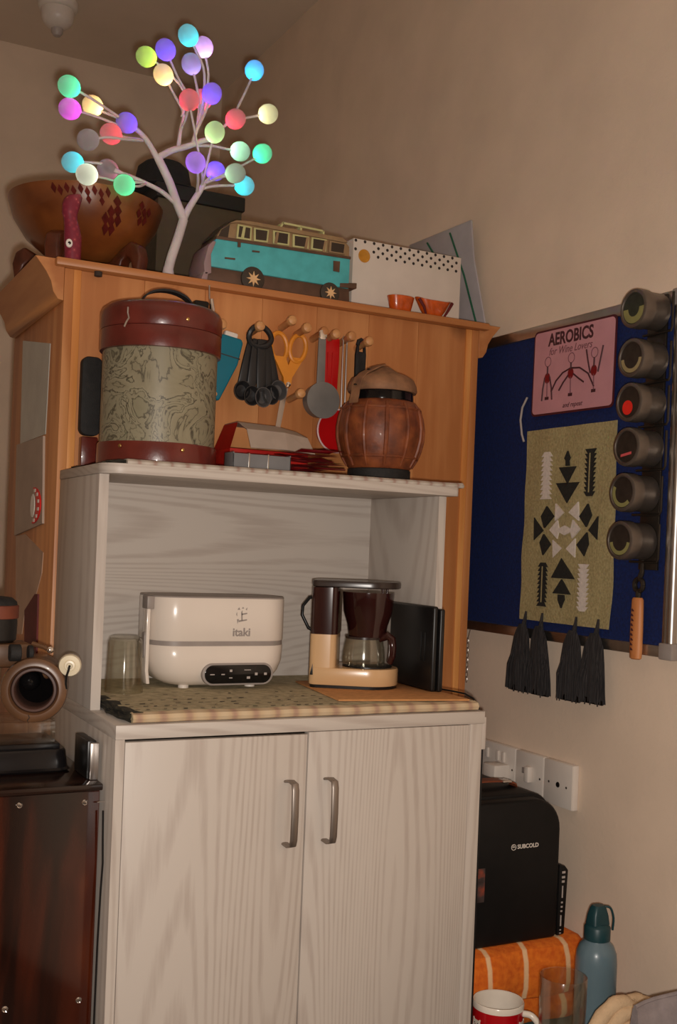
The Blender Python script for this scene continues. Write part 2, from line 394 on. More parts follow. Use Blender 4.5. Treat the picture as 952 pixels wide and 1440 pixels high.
for x0, x1, zt, hx in ((XL + .0145, GX - .0012, ZT - .0245, .705), (GX + .0012, XR - .025, ZT - .0215, .7715)):
    d = box(x0, x1, YF - .001, YF + .016, .068, zt).build('door', 'laminate_v', kc, .0008)
    m = MB(); zc0, zc1 = .700, .798
    path = [(hx - .004, YF + .0, zc1 - .002), (hx - .002, YF - .012, zc1), (hx + .0, YF - .021, zc1 - .003), (hx + .0, YF - .024, zc1 - .012), (hx, YF - .025, (zc0 + zc1) / 2), (hx, YF - .024, zc0 + .012), (hx, YF - .021, zc0 + .003), (hx - .002, YF - .012, zc0), (hx - .004, YF, zc0 + .002)]
    rr = []
    for i, p in enumerate(path):
        p = Vector(p); t = (Vector(path[min(i + 1, 8)]) - Vector(path[max(i - 1, 0)])).normalized()
        a = Vector((1, 0, 0)); c = t.cross(a).normalized()
        rr.append([p + .0060 * math.copysign(abs(math.cos(2 * PI * j / 12)) ** .5, math.cos(2 * PI * j / 12)) * a + .0024 * math.sin(2 * PI * j / 12) * c for j in range(12)])
    m.rings(rr).build('handle', 'handle_steel', d)
YU = 1.662
for x0, x1 in ((XL, XL + .0155), (1.0415, 1.057)):
    box(x0, x1, YU, YB, ZT, 1.2508).build('side_panel', 'laminate_v', kc, .0008)
    box(x0 + .0002, x1 - .0002, YU - .0008, YU + .001, ZT + .0003, 1.2505).build('edge_strip', 'laminate_v', kc)
box(XL + .0155, 1.0415, YB - .008, YB, ZT, 1.2508).build('back_panel', 'laminate_h', kc)
m = MB()
sh = [(XL - .001, YB), (1.066, YB)] + [(1.066 - .008 + .008 * math.cos(a), 1.632 + .008 - .008 * math.sin(a)) for a in [PI / 2 * k / 5 for k in range(6)]] + \
     [(XL - .001 + .034 - .034 * math.sin(a), 1.632 + .034 - .034 * math.cos(a)) for a in [PI / 2 * k / 8 for k in range(9)]]
m.prism(sh, 1.2509, 1.2666, True).build('shelf', 'laminate_h', kc, .001)

# ================================================================ dark wooden chest at the left
ramp_mat('burnt_wood', (1, 1, .22), 'noise', [(.44, (15, 5, 4)), (.54, (28, 9, 6)), (.63, (66, 25, 12)), (.74, (122, 56, 23))], rough=.1, scale=8, detail=4, dist=.5)
wood('chest_top', (46, 27, 20), (26, 15, 11), 'X', .15, ring=8, fine=50)
ch = thing('wooden_chest', 'glossy dark brown wooden chest with screwed front panel', 'chest', (.23, 1.73, 0))
box(.04, .426, 1.556, 1.90, 0, .792).build('body', 'burnt_wood', ch, .002)
box(.036, .429, 1.552, 1.905, .7925, .802).build('lid', 'chest_top', ch, .002)
for x, z in ((.3139, .7785), (.4045, .776), (.3049, .4977), (.4068, .4948)):
    m = MB(); m.M = frontM(x, 1.557, z)
    m.lathe([(.0045, 0), (.0045, .0012), (.0035, .0022), (.0022, .0016), (.0021, .0026), (.0004, .0028)], 16)
    s = m.build('screw', 'chrome', ch)
    box(x - .0015, x + .0015, 1.553, 1.5545, z - .0004, z + .0004).build('screw_slot', 'gap', s)
m = MB(); m.tube([(.421, 1.552, .7765), (.433, 1.552, .7765)], .0011, 8); m.lathe([(.002, 0), (.002, .001)], 8, (.421, 1.552, .776))
m.build('side_pin', 'chrome', ch)
m = MB()
m.tube([(.4285, 1.546, .765), (.4295, 1.546, .73), (.431, 1.546, .69), (.4295, 1.546, .65), (.428, 1.546, .58), (.4275, 1.546, .48), (.4275, 1.547, .30), (.4275, 1.548, 0.005)], .0014, 6)
tag(m.build('power_cord', 'black_plastic'), 'thin black cord running down between dark chest and white cabinet', 'cord')
m = box(.4135, .4275, 1.578, 1.60, .8015, .862)
bk = thing('metal_slab', 'black slab with chrome front edge standing on the dark chest beside the cabinet', 'metal slab', (.42, 1.61, .802))
box(.413, .4265, 1.586, 1.66, .8022, .858).build('slab', 'black_plastic', bk, .002)
box(.4155, .4285, 1.578, 1.5855, .8022, .856).build('chrome_edge', 'steel', bk, .0015)

# ================================================================ in the alcove
ramp_mat('mat_print', (1, 1, 1), 'noise', [(.3, (150, 140, 112)), (.5, (176, 164, 132)), (.7, (192, 178, 146))], rough=.9, scale=70, detail=4, bump=.3)
ramp_mat('mat_fold', (1, .2, .2), 'wave', [(0, (172, 140, 118)), (.35, (192, 166, 132)), (1, (200, 178, 146))], rough=.9, scale=9, dist=3, detail=2, bump=.2)
ramp_mat('dark_fringe', (1, 1, 3), 'noise', [(.35, (16, 15, 10)), (.55, (46, 42, 30)), (.75, (86, 80, 60))], rough=.95, scale=60, detail=5, bump=.6)
mt = thing('table_mat', 'folded beige cloth mat printed with dark green dashes, on the white worktop', 'mat', (.75, 1.70, ZT))
MZ = ZT + .0165
MB_ = MB()
rr = []
for x in [.4585 + i * (1.0392 - .4585) / 24 for i in range(25)] + [1.0396, 1.047]:
    j = .0012 * math.sin(x * 37) + .0008 * math.sin(x * 83)
    prof = [(1.905, ZT + .0005), (1.53 + j, ZT + .0005), (1.5215 + j, ZT + .003), (1.519 + j, ZT + .008), (1.5225 + j, ZT + .013), (1.532 + j, MZ - .0012 + j * .3), (1.56, MZ + j * .2), (1.905, MZ)]
    if x > 1.0393: prof = [(min(y, 1.656), z) for y, z in prof]        # beside the alcove's side panel
    rr.append([(x, y, z) for y, z in prof])
MB_.rings(rr, True, True, True).build('cloth', 'mat_print', mt)
m = MB(); rr = []
for x in [.459 + i * (1.0465 - .459) / 24 for i in range(25)]:
    j = .0012 * math.sin(x * 37) + .0008 * math.sin(x * 83) - .0008
    rr.append([(x, y, z) for y, z in [(1.531 + j, ZT + .0002), (1.5215 + j, ZT + .0028), (1.519 + j, ZT + .008), (1.5222 + j, ZT + .0135), (1.533 + j, MZ - .0001 + j * .3), (1.533 + j, MZ - .003)]])
m.rings(rr, True, True, True).build('folded_edge', 'mat_fold', mt)
for k in range(5):                                        # layered dark side hem at the left end
    m = MB(); rr = []
    for i in range(13):
        y = 1.527 + i * .0165
        z = ZT + .0032 + k * .0030 + .0012 * math.sin(i * 1.7 + k)
        t = min(1, i / 2.) * 1.
        x = .4515 + .003 * math.sin(i * .9 + k * 2) + k * .0006 + (.006 if i == 0 else 0)
        if y > 1.64: x = max(x, .4525)
        rr.append([(x, y, z - .0017), (x + .013, y, z - .0017), (x + .013, y, z + .0017), (x, y, z + .0019), (x - .0015, y, z)])
    m.rings(rr).build('dark_hem', 'dark_fringe', mt)
for r_, (y0, n_) in enumerate(((1.545, 40), (1.575, 34), (1.60, 30), (1.635, 26), (1.69, 20))):
    m = MB()                                              # printed rows of dashes
    for i in range(n_):
        if random.random() < .25: continue
        x = .475 + i * .56 / n_ + random.uniform(-.003, .003)
        if x > .80 and y0 < 1.68: continue
        w = random.uniform(.003, .0055); h = random.uniform(.0015, .0032)
        m.add([(x - w, y0 - h, MZ + .0006), (x + w * .7, y0 - h * .6, MZ + .0006), (x + w, y0 + h, MZ + .0006), (x - w * .6, y0 + h * .8, MZ + .0006)], [(0, 1, 2, 3)])
    d = m.build('printed_dashes', 'gap', mt)
    d['kind'] = 'stuff'
mat('tan_mat', (196, 138, 84), .85, var=.06, scale=90, bump=.3)
m = MB().prism([(.808, 1.566), (1.031, 1.5245), (1.0365, 1.60), (1.030, 1.80), (.84, 1.80)], MZ + .0003, MZ + .0033)
tag(m.build('coaster_mat', 'tan_mat', bevel=.001), 'thin tan cork mat under the coffee maker', 'mat')
MZ2 = MZ + .0034
# --- upturned glass and wooden stick
gx, gy = .5065, 1.735
m = MB()
rr = []
for r_, z in [(.0005, .083), (.022, .083), (.0255, .078), (.027, .03), (.0287, .012), (.0287, 0), (.0305, 0), (.0305, .012), (.029, .03), (.0275, .08), (.025, .087), (.019, .0895), (.0005, .0895)]:
    fl_ = .0007 if .01 < z < .085 and r_ > .02 else 0                    # fluted sides
    rr.append([(gx + (r_ + fl_ * math.cos(10 * t)) * math.cos(t), gy + (r_ + fl_ * math.cos(10 * t)) * math.sin(t), MZ + .0004 + z) for t in [2 * PI * k / 80 for k in range(80)]])
m.rings(rr, False, False)
tag(m.build('drinking_glass', 'clear_glass'), 'clear ribbed tumbler upside down in the alcove beside the white lunch box', 'glass')
st = MB(); st.prism([(.4515, 1.752), (.463, 1.752), (.463, 1.77), (.4515, 1.77)], MZ + .0004, .992)
tag(st.build('wooden_stick', 'handle_wood', bevel=.002), 'upright brown wooden stick behind the upturned glass', 'stick')
# --- white lunch box
mat('lunch_white', (226, 214, 202), .22, var=.015, scale=8, coat=.3)
lb = thing('lunch_box', 'white rounded electric lunch box with black control panel', 'lunch box', (.678, 1.805, MZ))
LX, LY, hx, hy = .679, 1.806, .122, .068
def loft(secs, n=8):
    return [[(LX + x, LY + y, z) for x, y in rrect(a, b, r, n)] for z, a, b, r in secs]
m = MB().rings(loft([(MZ + .0035, hx - .045, hy - .032, .03), (MZ + .006, hx - .034, hy - .022, .036), (MZ + .014, hx - .019, hy - .012, .042), (MZ + .028, hx - .008, hy - .004, .046), (MZ + .045, hx - .002, hy, .048), (MZ + .071, hx, hy, .048), (MZ + .0725, hx - .001, hy - .001, .047)]))
lbase = m.build('base', 'lunch_white', lb)
MB().rings(loft([(MZ + .0722, hx - .0012, hy - .0012, .047), (MZ + .0732, hx - .0012, hy - .0012, .047), (MZ + .0798, hx - .0012, hy - .0012, .047), (MZ + .0808, hx - .0012, hy - .0012, .047)])).build('seal_band', 'grey_plastic', lb)
MB().rings(loft([(MZ + .0805, hx - .001, hy - .001, .047), (MZ + .082, hx, hy, .048), (MZ + .150, hx, hy, .048), (MZ + .153, hx - .0012, hy - .0012, .047), (MZ + .1532, hx - .006, hy - .006, .042)])).build('lid', 'lunch_white', lb)
MB().rings(loft([(MZ + .1525, hx - .0003, hy - .0003, .0475), (MZ + .1545, hx - .001, hy - .001, .047), (MZ + .1546, hx - .007, hy - .007, .042)])).build('rim', 'grey_plastic', lb)
m = MB(); m.M = frontM(.703, LY - hy - .0005, MZ + .0255)
m.prism(rrect(.0640, .0185, .0183, 10), -.006, .003)
m.build('panel_surround', 'grey_plastic', lb, .001)
m = MB(); m.M = frontM(.703, LY - hy - .0005, MZ + .0255)
m.prism(rrect(.060, .0155, .0153, 10), 0, .0042)
cp = m.build('control_panel', 'black_gloss', lb, .0008)
for x, z, w, h in ((-.047, 0, .004, .0008), (-.028, .0, .003, .0009), (-.014, .006, .0022, .002), (-.014, -.006, .003, .0008), (.016, .007, .006, .0006), (.018, -.006, .003, .002), (.032, .0, .0024, .0022), (.049, .0, .0025, .002)):
    m = MB(); m.M = frontM(.703 + x, LY - hy - .0048, MZ + .0255 + z); m.prism([(-w, -h), (w, -h), (w, h), (-w, h)], 0, .0003)
    m.build('button_mark', 'pale_plastic', cp)
text('lettering', 'itaki', .0195, 'grey_plastic', lb, frontM(.707, LY - hy - .0006, MZ + .0955), 1.0, .0004, bold=.0004)
m = MB(); m.M = frontM(.707, LY - hy - .0004, MZ + .122)             # little drawing of a dog with a hat line
for p in ([(-.009, .012), (-.006, .016), (-.004, .012)], [(-.001, .014), (.001, .017), (.003, .014)], [(.006, .013), (.009, .016), (.008, .011)],
          [(-.002, .008), (.0, .011), (.001, -.006), (-.001, -.006)], [(-.001, .003), (.009, .005), (.009, .007), (-.001, .0055)], [(-.006, -.009), (.009, -.006), (.009, -.004), (-.006, -.006)],
          [(-.009, -.004), (-.006, -.004), (-.008, -.012)], [(-.011, .004), (-.0095, .008), (-.009, .001)]):
    m.prism(p, 0, .0004)
m.build('printed_logo', 'grey_plastic', lb)
# left carrying handle with its clip
rr = []
for y, z, w in ((LY - .03, MZ + .008, .0), (LY - .03, MZ + .03, .006), (LY - .03, MZ + .06, .0062), (LY - .03, MZ + .10, .0062), (LY - .03, MZ + .134, .006)):
    dx = {0: .022, 1: .003}.get(int(z < MZ + .02) and 0 or 1, .003)
    x = LX - hx - .0045 + (dx if z < MZ + .02 else 0)
    rr.append([(x - .003, y - .012, z), (x + .003, y - .012, z), (x + .003, y + .012, z), (x - .003, y + .012, z)])
MB().rings(rr, smooth=False).build('carry_handle', 'lunch_white', lb, .0015)
m = MB().box(LX - hx - .0085, LX - hx + .004, LY - .044, LY - .016, MZ + .132, MZ + .1535); m.build('hinge_block', 'grey_plastic', lb, .0015)
m = MB(); m.M = Matrix(((0, 0, -1, LX - hx - .003), (1, 0, 0, LY - .030), (0, 1, 0, MZ + .072), (0, 0, 0, 1)))
m.prism(rrect(.0075, .022, .007, 6), .002, .0065); m.build('side_clip', 'grey_plastic', lb, .0012)
for sx in (-.06, .06):
    for sy in (-.035, .035):
        MB().lathe([(.009, 0), (.009, .004), (.006, .007)], 14, (LX + sx, LY + sy, MZ)).build('foot', 'white_plastic', lb)
# --- coffee maker
mat('cream_plastic', (206, 168, 124), .25, var=.02, scale=10, coat=.2)
glass('brown_smoke', (92, 40, 30), .06, 1.3)
mat('brown_tank', (46, 18, 16), .12, var=.1, scale=10, coat=.4)
mat('coffee_lid', (52, 42, 38), .25, var=.05, scale=20)
cm = thing('coffee_maker', 'small cream coffee maker with dark brown tank and glass jug', 'coffee maker', (.925, 1.722, MZ2))
CY, CW, CX0, CX1 = 1.722, .058, .846, .958
def stadium(x0, x1, w, n=14, r0=.012):
    p = [(x1 + w * math.sin(PI * k / n), CY - w * math.cos(PI * k / n)) for k in range(n + 1)]
    p += [(x0 + r0 - r0 * math.sin(PI / 2 * k / 4), CY + w - r0 + r0 * math.cos(PI / 2 * k / 4)) for k in range(5)]
    p += [(x0 + r0 - r0 * math.cos(PI / 2 * k / 4), CY - w + r0 - r0 * math.sin(PI / 2 * k / 4)) for k in range(5)]
    return p
def stad(zs): return [[(x, y, z) for x, y in stadium(CX0 + d, CX1, CW - d)] for z, d in zs]
MB().rings(stad([(MZ2 + .0003, .0025), (MZ2 + .006, .002)])).build('foot_ring', 'black_plastic', cm)
MB().rings(stad([(MZ2 + .0055, .001), (MZ2 + .007, 0), (MZ2 + .032, 0), (MZ2 + .0345, .001), (MZ2 + .035, .004)])).build('base', 'cream_plastic', cm)
MB().lathe([(.0485, 0), (.0485, .0022), (.045, .003)], 32, (.955, CY, MZ2 + .0352)).build('hot_plate', 'black_plastic', cm)
def tower(z0, z1, x1, inset=0.):
    pts = rrect((x1 - CX0) / 2 - inset, CW - .002 - inset, .012, 5, (CX0 + x1) / 2, CY)
    return [[(x, y, z) for x, y in pts] for z in (z0, z1)]
tw = MB().rings(tower(MZ2 + .0345, MZ2 + .092, .897)).build('tower', 'cream_plastic', cm)
m = MB(); m.M = frontM(.852, CY - CW - .0003, MZ2 + .03)
m.prism([(-.003, -.008), (.003, -.008), (.002, .012)], 0, .002); m.build('switch', 'black_plastic', cm, .0006)
MB().rings(tower(MZ2 + .0922, MZ2 + .173, .899, .0006)).build('water_tank', 'brown_tank', cm)
m = MB()
m.lathe([(.030, MZ2 + .086), (.036, MZ2 + .088), (.0395, MZ2 + .108), (.0475, MZ2 + .13), (.051, MZ2 + .163), (.051, MZ2 + .166)], 36, (.953, CY, 0)); m.build('filter_basket', 'brown_tank', cm)
MB().rings(stad([(MZ2 + .1735, .004), (MZ2 + .175, .0005), (MZ2 + .182, .0), (MZ2 + .185, .001), (MZ2 + .1855, .005)])).build('lid', 'coffee_lid', cm)
for px, py in ((.982, CY - .03), (.988, CY + .02)):
    MB().tube([(px, py, MZ2 + .165), (px, py, MZ2 + .175)], .003, 10).build('lid_post', 'brown_tank', cm)
m = MB()
m.lathe([(.0005, .0385), (.040, .0385), (.0425, .042), (.0425, .050), (.0405, .066), (.0365, .084), (.036, .0865), (.0345, .0865), (.035, .084), (.0388, .066), (.0408, .050), (.0405, .043), (.038, .0405), (.0005, .0405)], 40, (.948, CY, MZ2), caps=False)
m.build('jug', 'clear_glass', cm)
MB().lathe([(.0372, .0840), (.0372, .0880), (.0345, .0882)], 40, (.948, CY, MZ2)).build('jug_collar', 'coffee_lid', cm)
m = MB(); hp = [(.978, CY - .014, MZ2 + .085), (.994, CY - .020, MZ2 + .092), (1.002, CY - .022, MZ2 + .086), (1.004, CY - .022, MZ2 + .072), (1.003, CY - .022, MZ2 + .056), (.999, CY - .021, MZ2 + .044)]
m.tube(hp, [.006, .0075, .0082, .0082, .0078, .006], 12); m.build('jug_handle', 'brown_tank', cm)
m = MB(); m.tube([(.849, 1.765, MZ2 + .088), (.832, 1.768, MZ2 + .095), (.818, 1.77, MZ2 + .118), (.819, 1.77, MZ2 + .135), (.832, 1.768, MZ2 + .150), (.849, 1.765, MZ2 + .154)], .0032, 10)
m.build('hose_loop', 'black_plastic', cm)
cm.rotation_euler = (0, 0, -.55); cm.scale = (.9, .94, 1); cm.location.x -= .013
m = MB(); m.tube([(1.0376, 1.668, MZ2 + .003), (1.0386, 1.632, MZ2 + .003), (1.046, 1.597, MZ2 + .003), (1.053, 1.572, MZ2 + .002), (1.0575, 1.552, MZ2 - .004), (1.0605, 1.54, ZT + .002), (1.0665, 1.535, ZT - .0125), (1.0667, 1.534, ZT - .06), (1.0667, 1.534, .31)], .0016, 7)
tag(m.build('appliance_cord', 'black_plastic'), 'thin black cord lying over the right edge of the white worktop', 'cord')
# --- black tray leaning beside the coffee maker
tr = thing('black_tray', 'flat black tray standing on edge against the alcove side', 'tray', (1.0245, 1.69, MZ2), rotz=0.0)
m = MB(); m.M = loc(1.0225, 1.690, MZ2) @ rot(-.035, 'Z')
m.box(-.0085, .002, -.075, .085, 0.0002, .147); m.build('panel', 'black_plastic', tr, .004, 3)
m = MB(); m.M = loc(1.0225, 1.690, MZ2) @ rot(-.035, 'Z')
m.box(.003, .0125, -.079, .085, 0.0002, .143); m.build('rim', 'black_plastic', tr, .003, 3)
for k in (-.048, -.034):
    m = MB(); m.M = loc(1.0225, 1.690, MZ2) @ rot(-.035, 'Z')
    m.box(-.0098, -.008, k - .0015, k + .0015, .05, .1); m.build('rib', 'black_plastic', tr, .0005)

# ================================================================ on the shelf
ramp_mat('runner_print', (1, .3, 1), 'wave', [(0, (168, 140, 128)), (.22, (184, 172, 160)), (1, (198, 188, 176))], rough=.9, scale=12, dist=3, detail=2, bump=.2)
rn = thing('shelf_runner', 'thin off-white patterned cloth runner on the cabinet shelf', 'runner', (.75, 1.77, 1.2667))
SZ = 1.2742
rr = []
for i in range(29):
    x = .470 + i * (1.083 - .470) / 28
    dz = 0 if x < 1.055 else (x - 1.055) * .06
    y0 = 1.636 + .0012 * math.sin(i * 1.3)
    e = (.0, .012)[i == 28]
    rr.append([(x, y0 + e, 1.2667), (x, y0 - .002 + e, 1.2705), (x, y0 + .003 + e, SZ + dz), (x, 1.90 - e, SZ + dz), (x, 1.90 - e, 1.2667)])
MB().rings(rr, True, True, True).build('cloth', 'runner_print', rn)
m = MB()
for k in range(26):
    y = 1.645 + k * .0102; z = 1.2672 + random.uniform(0, .0015); L_ = random.uniform(.012, .028)
    m.tube([(.472, y, z + .003), (.459, y + .002, z + .003), (.470 - L_, y + random.uniform(-.006, .006), z + .0015)], [.0028, .003, .002], 6)
fr = m.build('black_fringe', 'dark_fringe', rn); fr['kind'] = 'stuff'
# --- ice bucket with map print
ramp_mat('map_print', (1, 1, 1), 'noise', [(.0, (112, 106, 86)), (.36, (132, 126, 102)), (.385, (70, 64, 50)), (.40, (138, 131, 107)), (.445, (134, 127, 104)), (.455, (84, 78, 62)), (.465, (140, 133, 109)), (.49, (138, 131, 107)), (.505, (52, 47, 37)), (.52, (142, 134, 110)), (.60, (134, 126, 102)), (.615, (74, 68, 54)), (.63, (134, 126, 102)), (1, (122, 116, 94))], rough=.4, scale=13, detail=6, dist=1.4)
mat('oxblood', (98, 36, 28), .3, var=.12, scale=25, coat=.3, bump=.1)
bk = thing('map_bucket', 'round lidded bucket with old map print and oxblood leather bands', 'bucket', (.5605, 1.782, SZ))
BX, BYY, R = .5605, 1.782, .0985
MB().lathe([(.09, SZ + .001), (R - .004, SZ + .001), (R - .004, SZ + .2), (.08, SZ + .2)], 48, (BX, BYY, 0)).build('body', 'map_print', bk)
MB().lathe([(R - .004, SZ + .0003), (R - .0005, SZ + .001), (R, SZ + .004), (R, SZ + .032), (R - .001, SZ + .0345), (R - .004, SZ + .035)], 48, (BX, BYY, 0)).build('lower_band', 'oxblood', bk)
MB().lathe([(R - .004, SZ + .185), (R + .001, SZ + .186), (R + .0015, SZ + .19), (R + .0015, SZ + .218), (R + .001, SZ + .219), (R - .004, SZ + .2195)], 48, (BX, BYY, 0)).build('upper_band', 'oxblood', bk)
MB().lathe([(R - .004, SZ + .2185), (R + .001, SZ + .22), (R + .002, SZ + .223), (R + .002, SZ + .247), (R - .001, SZ + .2545), (R - .009, SZ + .2605), (.06, SZ + .2665), (.0005, SZ + .268)], 48, (BX, BYY, 0)).build('lid', 'oxblood', bk)
m = MB()
rr = []
for k in range(15):
    a = PI * k / 14
    x = BX - .005 - .042 * math.cos(a); z = SZ + .262 + .0235 * math.sin(a)
    rr.append([(x, BYY - .04 + s_ * .009, z + t_ * .0018) for s_, t_ in ((-1, -1), (1, -1), (1, 1), (-1, 1))])
m.rings(rr).build('strap_handle', 'black_matte', bk)
mat('brass', (190, 150, 90), .3, .9, var=.05)
va = math.atan2(-BYY, -BX)                       # direction towards the room
for da, z in ((-.62, SZ + .026), (.42, SZ + .0235), (.42, SZ + .232)):
    a = va + da; m = MB(); m.M = loc(BX + (R + .001) * math.cos(a), BYY + (R + .001) * math.sin(a), z) @ rot(a, 'Z') @ rot(PI / 2, 'Y')
    m.lathe([(.0032, 0), (.003, .0012), (.0015, .0022), (.0003, .0024)], 12); m.build('stud', 'brass', bk)
a = va - .55; m = MB()
cx, cy = BX + (R + .004) * math.cos(a), BYY + (R + .004) * math.sin(a)
m.tube([(cx, cy, SZ + .245), (cx, cy, SZ + .236), (cx + .002, cy, SZ + .228), (cx - .002, cy, SZ + .221), (cx - .005, cy, SZ + .213)], .0016, 8)
m.build('clasp', 'steel', bk)
# --- black object behind the bucket, brown block under it
m = MB(); m.M = frontM(.4775, 1.918, 1.397); m.prism(rrect(.018, .068, .012, 5), 0, .02)
tag(m.build('black_case', 'black_matte', bevel=.003), 'flat black case standing behind the map bucket against the pine', 'case')
tag(box(.4625, .492, 1.8985, 1.9185, SZ + .0003, 1.3268).build('leather_block', 'oxblood', bevel=.003), 'small reddish-brown block under the black case behind the bucket', 'block')
# --- brown carved barrel jar
ramp_mat('carved_brown', (1, 1, 1), 'noise', [(.25, (74, 34, 18)), (.5, (120, 60, 30)), (.75, (150, 82, 42))], rough=.5, scale=40, detail=6, bump=.5, coat=.15)
ramp_mat('leather_lid', (1, 1, 1), 'noise', [(.25, (104, 72, 50)), (.75, (160, 114, 80))], rough=.7, scale=40, detail=5, bump=.3)
jx, jy = .989, 1.79
jr = thing('carved_jar', 'brown carved barrel jar with black neck band and tan leather lid', 'jar', (jx, jy, SZ))
MB().lathe([(.056, SZ + .0003), (.058, SZ + .002), (.058, SZ + .024), (.055, SZ + .026)], 40, (jx, jy, 0)).build('foot', 'black_matte', jr)
MB().lathe([(.055, SZ + .025), (.06, SZ + .030), (.0715, SZ + .052), (.0785, SZ + .082), (.079, SZ + .105), (.0735, SZ + .132), (.0635, SZ + .148), (.058, SZ + .151)], 48, (jx, jy, 0)).build('body', 'carved_brown', jr)
MB().lathe([(.055, SZ + .150), (.0585, SZ + .151), (.059, SZ + .155), (.058, SZ + .167), (.055, SZ + .168)], 40, (jx, jy, 0)).build('neck_band', 'black_gloss', jr)
MB().lathe([(.055, SZ + .167), (.063, SZ + .167), (.065, SZ + .171), (.0635, SZ + .180), (.058, SZ + .191), (.045, SZ + .199), (.03, SZ + .204), (.02, SZ + .210), (.012, SZ + .2155), (.0003, SZ + .217)], 40, (jx, jy, 0)).build('lid', 'leather_lid', jr)
def barrel_r(z):
    P_ = [(.026, .056), (.030, .06), (.052, .0715), (.082, .0785), (.105, .079), (.132, .0735), (.148, .0635), (.151, .058)]
    for (z0, r0), (z1, r1) in zip(P_, P_[1:]):
        if z0 <= z <= z1: return r0 + (r1 - r0) * (z - z0) / (z1 - z0)
    return .058
for k in range(12):                                       # carved ribs
    a = 2 * PI * (k + .3) / 12; pts = []
    for z in (.03, .045, .06, .08, .1, .12, .135, .145):
        r_ = barrel_r(z) + .0005
        pts.append((jx + r_ * math.cos(a), jy + r_ * math.sin(a), SZ + z))
    MB().tube(pts, [.002, .0035, .004, .0042, .0042, .004, .0035, .002], 8).build('carved_rib', 'carved_brown', jr)
for z in (.047, .135):
    r_ = barrel_r(z) + .0002
    m = MB(); m.tube([(jx + r_ * math.cos(2 * PI * k / 40), jy + r_ * math.sin(2 * PI * k / 40), SZ + z) for k in range(41)], .0028, 8, caps=False)
    m.build('carved_hoop', 'carved_brown', jr)
pts = []                                                  # leather strap from the lid knob down the left
a = va + .0 + math.atan2(-1, -1) * 0
sa = math.atan2(-.72, -.70)
rr = []
for r_, z in ((.004, .2185), (.02, .213), (.036, .205), (.050, .198), (.0625, .187), (.0685, .172), (.070, .158), (.0735, .142)):
    c_ = Vector((jx + r_ * math.cos(sa - .5), jy + r_ * math.sin(sa - .5), SZ + z)); t_ = Vector((-math.sin(sa - .5), math.cos(sa - .5), 0))
    rr.append([c_ + t_ * .011 + Vector((0, 0, -.001)), c_ - t_ * .011 + Vector((0, 0, -.001)), c_ - t_ * .011 + Vector((0, 0, .0015)), c_ + t_ * .011 + Vector((0, 0, .0015))])
stp = MB().rings(rr).build('strap', 'leather_lid', jr)
for r_, z in ((.036, .2055), (.0695, .1735)):
    MB().lathe([(.0032, 0), (.003, .002), (.0003, .003)], 10, (jx + (r_ + .0012) * math.cos(sa - .5), jy + (r_ + .0012) * math.sin(sa - .5), SZ + z)).build('stud', 'black_gloss', stp)
# --- open red carton
mat('carton_grey', (166, 148, 134), .7, var=.04, scale=30)
mat('carton_red', (176, 22, 16), .5, var=.06, scale=30)
rb = thing('red_carton', 'open red cardboard box with folded grey flaps behind the packets', 'box', (.785, 1.86, SZ))
box(.703, .855, 1.815, 1.90, SZ + .0003, SZ + .046).build('body', 'carton_red', rb, .001)
m = MB(); m.add([(.703, 1.818, SZ + .046), (.703, 1.898, SZ + .046), (.722, 1.898, SZ + .094), (.722, 1.835, SZ + .094)], [(0, 1, 2, 3)]); m.add([(.7045, 1.818, SZ + .046), (.7045, 1.898, SZ + .046), (.7235, 1.898, SZ + .094), (.7235, 1.835, SZ + .094)], [(3, 2, 1, 0)])
m.build('side_flap', 'carton_red', rb)
m = MB()
m.rings([[(.723, 1.835, SZ + .095), (.727, 1.80, SZ + .08), (.732, 1.79, SZ + .047), (.733, 1.792, SZ + .046), (.729, 1.803, SZ + .078), (.725, 1.837, SZ + .093), (.725, 1.897, SZ + .093), (.723, 1.899, SZ + .095)],
         [(.80, 1.835, SZ + .093), (.801, 1.80, SZ + .079), (.803, 1.79, SZ + .048), (.803, 1.792, SZ + .047), (.80, 1.803, SZ + .077), (.80, 1.837, SZ + .091), (.80, 1.897, SZ + .091), (.80, 1.899, SZ + .093)],
         [(.842, 1.842, SZ + .087), (.85, 1.81, SZ + .074), (.862, 1.80, SZ + .045), (.862, 1.802, SZ + .044), (.849, 1.813, SZ + .072), (.84, 1.844, SZ + .085), (.84, 1.895, SZ + .085), (.84, 1.898, SZ + .087)]], smooth=False)
m.build('lid_flap', 'carton_grey', rb)
